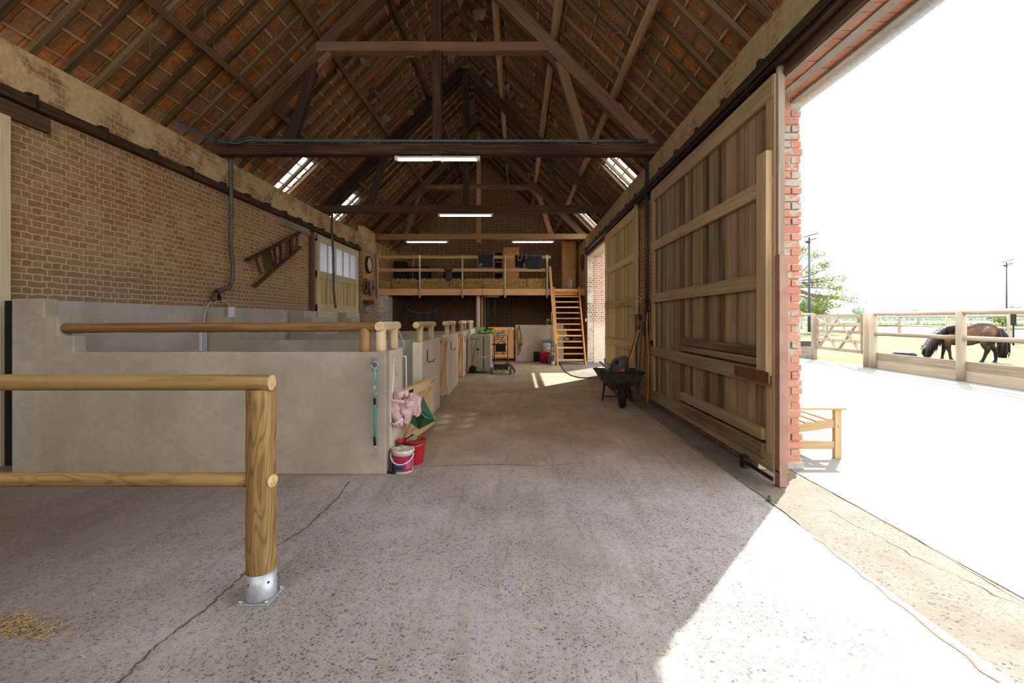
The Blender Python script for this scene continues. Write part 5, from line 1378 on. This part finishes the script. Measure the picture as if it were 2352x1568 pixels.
# ------------------------------------------------------------------ garden bench outside
gbn = thing('garden_bench', 'new slatted wooden garden bench against the outer wall beside the brick jamb', 'bench', (3.2, 5.7, 0)); c = gbn.location
def gp_(name, fn, bev=.005):
    m = MB(); fn(m); m.v = [v - c for v in m.v]; return m.build(name, M['bench'], gbn, bevel=bev)
for y in (4.90, 6.45):
    gp_('front_leg', lambda m: m.box(3.415, 3.485, y, y + .05, 0, .545))
    gp_('back_leg', lambda m: m.beam((2.93, y + .025, 0), (2.88, y + .025, .95), .05, .09, up=(1, 0, 0)))
    gp_('armrest', lambda m: m.box(2.88, 3.53, y - .015, y + .065, .525, .548))
    gp_('side_rail', lambda m: m.beam((2.90, y + .025, .305), (3.43, y + .025, .375), .03, .085))
    gp_('stretcher', lambda m: m.box(2.92, 3.43, y + .01, y + .04, .10, .185))
    gp_('knee', lambda m: m.prism([(2.93, .35), (3.04, .36), (2.98, .47), (2.93, .55)], y + .01, y + .045))
    m = MB(); m.lathe([(.012, 0), (.012, .006), (.001, .008)], (3.455 - c.x, y - c.y, .35), (0, -1, 0), 8); m.build('bolt', M['steel'], gbn)
for x, z in ((3.02, .365), (3.14, .381), (3.26, .397), (3.38, .413)):
    gp_('seat_slat', lambda m: m.box(x - .045, x + .045, 4.92, 6.48, z - .008, z + .012))
for z in (.52, .64, .76, .88):
    gp_('back_slat', lambda m: m.box(2.93 - .05 * z, 2.95 - .05 * z, 4.92, 6.48, z, z + .08))
# ------------------------------------------------------------------ paddock fences
def fence(name, label, posts, rails, pr=.09, ptop=1.73, mat='fence', boards_=None, group=None, round_=True, rr=.055, zb=0):
    t = thing(name, label, 'fence', posts[0], 0, group); c = t.location
    for p in posts:
        m = MB()
        if round_: m.tube([V(p[0], p[1], zb + (ptop - zb) * i / 4) - c for i in range(5)], [pr * rng.uniform(.96, 1.04) for _ in range(5)], 14)
        else: m.box(p[0] - pr - c.x, p[0] + pr - c.x, p[1] - pr - c.y, p[1] + pr - c.y, zb, ptop)
        m.build('post', M[mat], t)
    for (z, r) in rails:
        for a, b_ in zip(posts[:-1], posts[1:]):
            a_, bb = V(a[0], a[1], z) - c, V(b_[0], b_[1], z) - c
            m = MB(); m.tube([a_.lerp(bb, i / 6) + V(0, 0, rng.uniform(-.012, .012)) for i in range(7)], r, 12); m.build('rail', M[mat], t)
    for (z0, z1) in boards_ or []:
        for a, b_ in zip(posts[:-1], posts[1:]):
            m = MB(); m.beam(V(a[0] + .05, a[1], (z0 + z1) / 2) - c, V(b_[0] + .05, b_[1], (z0 + z1) / 2) - c, .05, z1 - z0 - .008); m.build('board', M[mat], t, bevel=.004)
    return t
FX = lambda y: 10.75 + (y - 11.04) * .052
fp = [(FX(y), y, 0) for y in (5.2, 8.1, 11.04, 13.95)]
fence('paddock_fence', 'log paddock fence with two bottom boards in front of the horse', fp, [(1.67, .06), (1.055, .055)], .098, 1.69, boards_=[(0.0, .245), (.245, .49)])
gpst = [(FX(14.22), 14.2, 0)]
m = MB(); m.tube([V(FX(14.25), 14.25, 1.70 * i / 4) for i in range(5)], .095, 14); tag(m.build('gate_post', M['fence']), 'round gate post paired with the paddock fence end post', 'post')
fq = [(FX(y), y, 0) for y in (17.0, 19.6, 22.2)]
fence('paddock_fence', 'log paddock fence left of the diagonal-braced gate', fq, [(1.67, .06), (.95, .05)], .1, 1.70, boards_=[(0.0, .22), (.22, .44)])
gt_ = thing('paddock_gate', 'wooden paddock gate with crossed diagonal braces', 'gate', (FX(15.6), 15.6, .4)); c = gt_.location
g0, g1 = V(FX(14.4), 14.4, 0), V(FX(16.85), 16.85, 0)
def gpt(u, z): return g0.lerp(g1, u) + V(0, 0, z) - c
for z in (.46, .78, 1.08, 1.34, 1.62):
    m = MB(); m.beam(gpt(0, z), gpt(1, z), .04, .10); m.build('bar', M['fence'], gt_, bevel=.004)
for u in (.02, .98):
    m = MB(); m.beam(gpt(u, .40), gpt(u, 1.68), .09, .06, up=(0, 1, 0)); m.build('stile', M['fence'], gt_, bevel=.004)
for (a, b_) in ((.04, .5), (.5, .96)):
    m = MB(); m.beam(gpt(a, .48) + V(-.04, 0, 0), gpt(b_, 1.6) + V(-.04, 0, 0), .035, .09, up=(1, 0, 0)); m.build('brace', M['fence'], gt_)
    m = MB(); m.beam(gpt(a, 1.6) + V(.04, 0, 0), gpt(b_, .48) + V(.04, 0, 0), .035, .09, up=(1, 0, 0)); m.build('brace', M['fence'], gt_)
m = MB(); m.beam(gpt(.80, 1.70), gpt(1.0, 1.70), .02, .03); m.build('latch', M['iron'], gt_)
fr = [(30.8 + 4.4 * t, 28.5 + 13.5 * t, 0) for t in (-.9, -.45, 0, .465, 1.0, 1.637, 2.4, 3.25)]
fence('arena_fence', 'log fence between the paddock and the sand arena', fr, [(1.72, .075), (.93, .07), (.10, .07)], .14, 1.86)
ft_ = [(45 + 9 * i, 92 - .0 * i, 0) for i in range(17)]
fence('arena_fence', 'thin pale fence beyond the sand arena', ft_, [(1.9, .07), (.95, .06)], .16, 2.0, round_=False)
# trough, cord, ball
t = thing('water_trough', 'dark shallow trough in the paddock beside the left fence', 'trough', (11.45, 18.0, .48))
m = MB(); m.loft([[V(-.30, -.2, 0), V(.3, -.2, 0), V(.3, .2, 0), V(-.3, .2, 0)], [V(-.42, -.28, .17), V(.42, -.28, .17), V(.42, .28, .17), V(-.42, .28, .17)]], smooth=False); m.build('basin', plain('trough_grey', '#5d564e', .8), t, bevel=.01)
m = MB(); m.box(-.25, .25, -.15, .15, -.48, 0); m.build('base', M['greywood'], t)
m = MB()
for k in range(26):
    q = P(1856 + rng.gauss(0, 6), 820 + rng.gauss(0, 1.6)); q.z = rng.uniform(.02, .12); a = rng.uniform(0, 6.3); d = V(math.cos(a), math.sin(a), 0) * .16
    m.tube(smooth([q - d, q + V(rng.uniform(-.1, .1), rng.uniform(-.1, .1), .05), q + d]), .018, 5)
tag(m.build('blue_cord', plain('teal_cord', '#4f93a0', .8, col2='#2f6478', scale=4)), 'heap of teal cord on the yard at the foot of the left fence', 'cord')
t = thing('feed_tub', 'round black and white tub lying on the paddock before the horse', 'tub', P(2077, 820, 17.2)); t.location.z = 0
m = MB(); m.lathe([(.001, 0), (.36, 0), (.40, .05), (.36, .2), (.2, .30), (.001, .32)], seg=28); m.build('body', M['black'], t)
m = MB(); m.lathe([(.30, .245), (.24, .287), (.12, .318), (.001, .33)], (-.02, .0, .0), seg=24); m.build('cover', M['white'], t)
# ------------------------------------------------------------------ flood light masts
def mast(x, Y, ytop, label, r=.09):
    p = P(x, ytop, Y); b = V(p.x, Y, 0)
    t = thing('light_mast', label, 'light mast', b, 0, 'arena flood light masts'); m = MB()
    k = Y / 45
    m.tube([(0, 0, 0), (0, 0, p.z * .5), (0, 0, p.z)], [r, r * .8, r * .6], 10); m.build('pole', plain('mast_dark', '#3c444a', .5) if 'mast_dark' not in bpy.data.materials else bpy.data.materials['mast_dark'], t)
    for z, s in ((p.z + .15, 1), (p.z - .3, .8)):
        m = MB(); m.beam(V(-.45 * s, 0, z - .1), V(.7 * s, 0, z + .22 * s), .5, .12); m.build('flood_lamp', bpy.data.materials['mast_dark'], t)
    m = MB(); m.box(-.3, .1, -.1, .1, p.z - .55, p.z - .4); m.build('bracket', M['iron'], t)
mast(1858.5, 44, 545, 'nearer dark flood light mast beside the brick jamb', .14)
mast(2312, 58, 602, 'tall dark flood light mast right of the horse', .12)
mast(1990, 150, 692, 'farthest flood light mast, tiny between tree and sky', .10)
m = MB(); p = P(2330, 740, 26); m.box(p.x - .12, p.x + .12, 26, 26.1, 1.15, 1.85); m.tube([V(p.x, 26.05, 0), V(p.x, 26.05, 1.15)], .04, 6)
tag(m.build('switch_post', M['black']), 'black box on a post behind the paddock fence', 'box')
# ------------------------------------------------------------------ trees
barkm = plain('bark', '#6b5f4f', .9, col2='#574b3d', scale=3)
lf1 = plain('leaf_light', '#93a066', .8, col2='#7b8a57', scale=.6); lf2 = plain('leaf_mid', '#6f824a', .8, col2='#5a6e3f', scale=.6); lf3 = plain('leaf_far', '#8fa093', .8, col2='#808f84', scale=.2)  # far leaves greyed: distance haze put into the leaf colour
def blobleaves(m, c, r, n, L0, fl=.7):
    for i in range(n):
        d = V(rng.gauss(0, 1), rng.gauss(0, 1), rng.gauss(0, 1)).normalized() * (rng.random() ** .4)
        q = c + V(d.x * r, d.y * r, d.z * r * fl); a = V(rng.uniform(-1, 1), rng.uniform(-1, 1), rng.uniform(-.6, .6)).normalized() * L0 * rng.uniform(.6, 1.3); s = a.cross(V(rng.uniform(-1, 1), .4, 1)).normalized() * L0 * .45
        m.add([q - a, q + s, q + a, q - s], [(0, 1, 2, 3)])
Yt = 46
tr = thing('tree', 'open light-leaved tree with spreading branches behind the brick jamb', 'tree', P(1800, 768, Yt)); tr.location.z = 0; c = tr.location
def tp(x, y, dy=0): return P(x, y, Yt + dy) - c
m = MB(); m.tube(smooth([V(0, 0, 0), tp(1802, 720), tp(1808, 660), tp(1800, 600)]), .22, 8); m.build('trunk', barkm, tr)
ends = [(1868, 628, 1), (1872, 588, -1), (1890, 640, 2), (1905, 612, -1), (1925, 640, 0), (1945, 683, 1), (1935, 662, -2), (1905, 680, 1), (1850, 575, 0), (1915, 700, -1), (1885, 690, 2), (1862, 655, 0), (1948, 690, 0), (1900, 655, 0)]
m = MB()
for (x, y, dy) in ends:
    m.tube(smooth([tp(1806, 650 + (y - 640) * .3), tp((1806 + x) / 2, (y + 660) / 2 + rng.uniform(-8, 8), dy * .5), tp(x, y, dy)]), [.12 - .008 * i for i in range(13)], 6)
m.build('branches', barkm, tr)
m = MB()
for (x, y, dy) in ends:
    for u in (1, .75):
        for k in range(2): blobleaves(m, tp(1806 + (x - 1806) * u + rng.uniform(-12, 12), y + rng.uniform(-8, 6), dy), .75, 44, .16, .5)
m.build('foliage', lf1, tr)
def bush(name, x, y, Y, r, n, L0, mat, label, fl=.7, cat='tree', group=None):
    p = P(x, y, Y); t = thing(name, label, cat, V(p.x, Y, 0), 0, group)
    m = MB(); m.tube([(0, 0, 0), (0, 0, max(.5, p.z))], r * .07, 6); m.build('trunk', barkm, t)
    m = MB(); m.ball((0, 0, p.z), r * .72, r * .72, r * fl * .72, 12, 8)
    blobleaves(m, V(0, 0, p.z), r, n, L0, fl); m.build('foliage', mat, t); return t
bush('bush', 1868, 703, 52, 2.0, 700, .22, lf2, 'dense green bush below the open tree', .75, 'bush')
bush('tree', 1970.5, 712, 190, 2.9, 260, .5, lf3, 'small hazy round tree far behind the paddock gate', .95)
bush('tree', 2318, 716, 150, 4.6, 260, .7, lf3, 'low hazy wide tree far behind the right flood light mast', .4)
bush('bush', 2303, 728, 75, 1.9, 200, .3, lf2, 'green bush beyond the arena behind the horse', .7, 'bush')
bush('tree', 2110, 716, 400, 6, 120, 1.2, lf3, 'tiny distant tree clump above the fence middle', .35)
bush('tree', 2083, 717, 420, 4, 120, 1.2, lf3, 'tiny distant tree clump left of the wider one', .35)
m = MB()
for i in range(2600):
    x = rng.uniform(70, 520); y = rng.uniform(430, 470); q = V(x, y, rng.random() ** 1.5 * 6.5 * (1 + .4 * math.sin(x * .07) * math.sin(x * .023))); L0 = 1.6
    a = V(rng.uniform(-1, 1), rng.uniform(-.3, .3), rng.uniform(-.6, .6)).normalized() * L0; s = a.cross(V(0, 1, .2)).normalized() * L0 * .6; m.add([q - a, q + s, q + a, q - s], [(0, 1, 2, 3)])
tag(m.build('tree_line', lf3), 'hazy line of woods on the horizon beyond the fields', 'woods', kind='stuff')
m = MB()
for i in range(2600):
    q = V(rng.uniform(62, 175), rng.uniform(93, 99), 0); h = rng.uniform(.5, 1.1); a = V(rng.uniform(-.3, .3), rng.uniform(-.2, .2), 1) * h; s = V(.10, 0, 0)
    m.add([q - s, q + s, q + a], [(0, 1, 2)])
tag(m.build('tall_grass', plain('tall_grass', '#687c3c', .9, col2='#80824a', scale=.5)), 'tall green grass beyond the arena fence', 'grass', kind='stuff')
# ------------------------------------------------------------------ horse
HY = lambda px: 15.85 + (1500 - px) / 760 * 1.0
HO = V(15.9, 16.3, 0)
def H(px, py, dy=0):
    Y = HY(px) + dy; return V((px / 7.84 + 890) * Y / F, Y, EYE - (py / 7.84 - 33) * Y / F) - HO
hs = thing('horse', 'dark brown horse with black mane and tail grazing with its head down in the paddock', 'horse', HO)
m = MB()
def hring(px, t_, b_, w, n=16, px2=None):
    a, bb = H(px, t_), H(px2 or px, b_); c_ = (a + bb) / 2; h = (a - bb) / 2
    return [c_ + h * math.sin(2 * math.pi * i / n) + V(0, 1, 0) * w * math.cos(2 * math.pi * i / n) for i in range(n)]
m.loft([hring(1652, 440, 520, .06), hring(1625, 385, 575, .15), hring(1560, 340, 640, .24), hring(1450, 312, 668, .29), hring(1320, 316, 690, .31), hring(1150, 366, 738, .33), hring(1000, 386, 740, .32), hring(870, 352, 732, .28), hring(760, 372, 712, .23), hring(690, 420, 680, .17), hring(655, 490, 640, .09)])
def limb(pts, rs, ell=None): m.tube(smooth(pts, 4), [rs[min(i // 4, len(rs) - 1)] + (rs[min(i // 4 + 1, len(rs) - 1)] - rs[min(i // 4, len(rs) - 1)]) * (i % 4) / 4 for i in range(4 * (len(pts) - 1) + 1)], 14, ell=ell)
limb([H(980, 520), H(840, 490), H(700, 520), H(590, 580), H(480, 660), H(400, 730)], [.10, .19, .175, .15, .12, .10], 1.36)
limb([H(420, 715), H(375, 770), H(350, 850), H(362, 915), H(372, 945)], [.10, .105, .085, .066, .054], 1.22)
for (s, off) in ((-.11, 0), (.11, 1)):
    if off == 0: limb([H(770, 500, -.03), H(755, 590, s), H(765, 700, s), H(772, 790, s), H(795, 850, s), H(803, 930, s), H(822, 985, s)], [.06, .14, .10, .075, .055, .047, .06])
    else: limb([H(740, 500, .03), H(715, 590, s), H(700, 700, s), H(690, 790, s), H(672, 870, s), H(660, 930, s), H(655, 972, s)], [.06, .13, .095, .07, .055, .047, .058])
limb([H(1500, 400, -.02), H(1500, 510, -.09), H(1450, 640, -.13), H(1440, 730, -.13), H(1475, 805, -.13), H(1440, 890, -.13), H(1400, 980, -.13), H(1368, 1032, -.13)], [.10, .21, .19, .12, .085, .058, .052, .062])
limb([H(1560, 420, .02), H(1560, 520, .09), H(1545, 640, .13), H(1545, 730, .13), H(1622, 830, .13), H(1622, 910, .13), H(1625, 985, .13), H(1590, 1045, .10)], [.08, .19, .15, .10, .08, .055, .05, .062])
def horse_mat():
    t = NT('horse_coat'); p = t.n('ShaderNodeTexCoord').outputs['Object']; x = t.n('ShaderNodeSeparateXYZ'); t.l(p, x.inputs[0])
    n = t.noise(p, 2.6, 3); n2 = t.noise(t.vscale(p, (6, 6, 30)), 4, 3)
    c = t.mix(t.ramp(n, .42, .62), lin('#35261d'), lin('#6a4a30'))
    c = t.mix(t.math('MULTIPLY', t.math('SUBTRACT', x.outputs[2], 1.12), 5, clamp=True), c, lin('#3a2e28'))
    c = t.mix(t.math('MULTIPLY', t.math('SUBTRACT', .62, x.outputs[2]), 6, clamp=True), c, lin('#1e1512'))
    t.bump(n2, .1, .01)
    return t.fin(c, .6, .3)
body = m.build('body', horse_mat(), hs, remesh=.022, smooth_it=14)
for (px, py, s) in ((300, 735, -.07), (318, 728, .07)):
    m = MB(); a = H(px + 45, py + 20, s); tip = H(px - 38, py - 15, s * 1.2); m.tube([a, a.lerp(tip, .4), tip], [.035, .04, .006], 8, ell=.6); m.build('ear', body.data.materials[0], hs)
hair = plain('black_hair', '#171313', .5, col2='#2a211d', scale=6)
def strands(m, roots, n, fall, wdt, sway=.03):
    for i in range(n):
        u = rng.random() * (len(roots) - 1); k = min(int(u), len(roots) - 2); p = roots[k].lerp(roots[k + 1], u - k); dy = rng.uniform(-.17, .10)
        L_ = fall * rng.uniform(.65, 1.1); pts = [p + V(rng.uniform(-.03, .03), dy * .3, .02)]
        dirx = rng.uniform(-sway, sway); yo = rng.uniform(.21, .31)
        for q in (.06, .18, .4, .7, 1): pts.append(p + V(dirx * q * 2 - .56 * yo * min(1, .55 + q * 2), -.83 * yo * min(1, .55 + q * 2), -L_ * q))
        m.tube(pts, [wdt, wdt, wdt * 1.1, wdt, wdt * .8, wdt * .2], 4, smooth=True)
m = MB(); crest = [H(870, 350), H(740, 372), H(640, 420), H(540, 490), H(450, 575), H(390, 660), H(350, 730)]
strands(m, crest[2:], 480, .56, .016); strands(m, crest[:3], 160, .30, .014); strands(m, crest[3:], 300, .64, .015)
m.build('mane', hair, hs)
m = MB(); strands(m, [H(340, 735), H(300, 760), H(280, 800)], 70, .20, .012, .02); m.build('forelock', hair, hs)
m = MB(); dock = smooth([H(1630, 385), H(1690, 420), H(1730, 500), H(1760, 600), H(1775, 720)])
for i in range(170):
    o = V(rng.gauss(0, .045), rng.gauss(0, .05), 0); e = rng.uniform(.55, 1)
    pts = [H(1632, 392) + o * .25, H(1700, 440) + o * .6, H(1750, 560) + o, H(1770, 720) + o * 1.2, H(1770 - 30 * rng.random(), 850) + o * 1.3, H(1700 + rng.uniform(-15, 110), 955) + o * .8]
    m.tube(pts[:6 if e > .65 else 5], [.014, .02, .022, .02, .016, .003][:6 if e > .65 else 5], 4)
m.build('tail', hair, hs)
for (px, py, s) in ((823, 985, -.11), (655, 975, .11), (1366, 1034, -.13), (1588, 1050, .10)):
    q = H(px, py, s); m = MB(); m.lathe([(.075, -.045), (.055, .045)], q, (0, 0, 1), 12); m.build('hoof', M['black'], hs)
zmin = -.05
# ------------------------------------------------------------------ camera, light
cam = bpy.data.objects.new('camera', bpy.data.cameras.new('camera')); COL.objects.link(cam)
cam.location = (0, 0, EYE); cam.rotation_euler = (R(90), 0, 0)
cam.data.sensor_width = 36; cam.data.lens = F * 36 / 2352
cam.data.shift_x = (1176 - VX) / 2352; cam.data.shift_y = -(784 - VY) / 2352
cam.data.clip_end = 2000
sc.camera = cam
su = bpy.data.lights.new('sun', 'SUN'); su.energy = 9; su.color = (1, .95, .87); su.angle = R(.6)
so = bpy.data.objects.new('sun', su); COL.objects.link(so)
EL = R(43.5); AZ = math.atan2(.652, .758)
d = V(-math.sin(AZ) * math.cos(EL), -math.cos(AZ) * math.cos(EL), -math.sin(EL))
so.rotation_euler = d.to_track_quat('-Z', 'Y').to_euler(); so.location = (20, 20, 30)
w = bpy.data.worlds.new('sky'); sc.world = w; w.use_nodes = True
bg = w.node_tree.nodes['Background']; bg.inputs[0].default_value = (.96, .98, 1, 1); bg.inputs[1].default_value = 3.0
sc.view_settings.view_transform = 'Standard'; sc.view_settings.look = 'None'; sc.view_settings.gamma = 1; sc.view_settings.exposure = 0.6
sc.view_settings.use_curve_mapping = False
cy = sc.cycles
cy.use_denoising = True; cy.max_bounces = 10; cy.diffuse_bounces = 7; cy.glossy_bounces = 3; cy.transmission_bounces = 6; cy.transparent_max_bounces = 8
cy.caustics_reflective = False; cy.caustics_refractive = False; cy.sample_clamp_indirect = 12
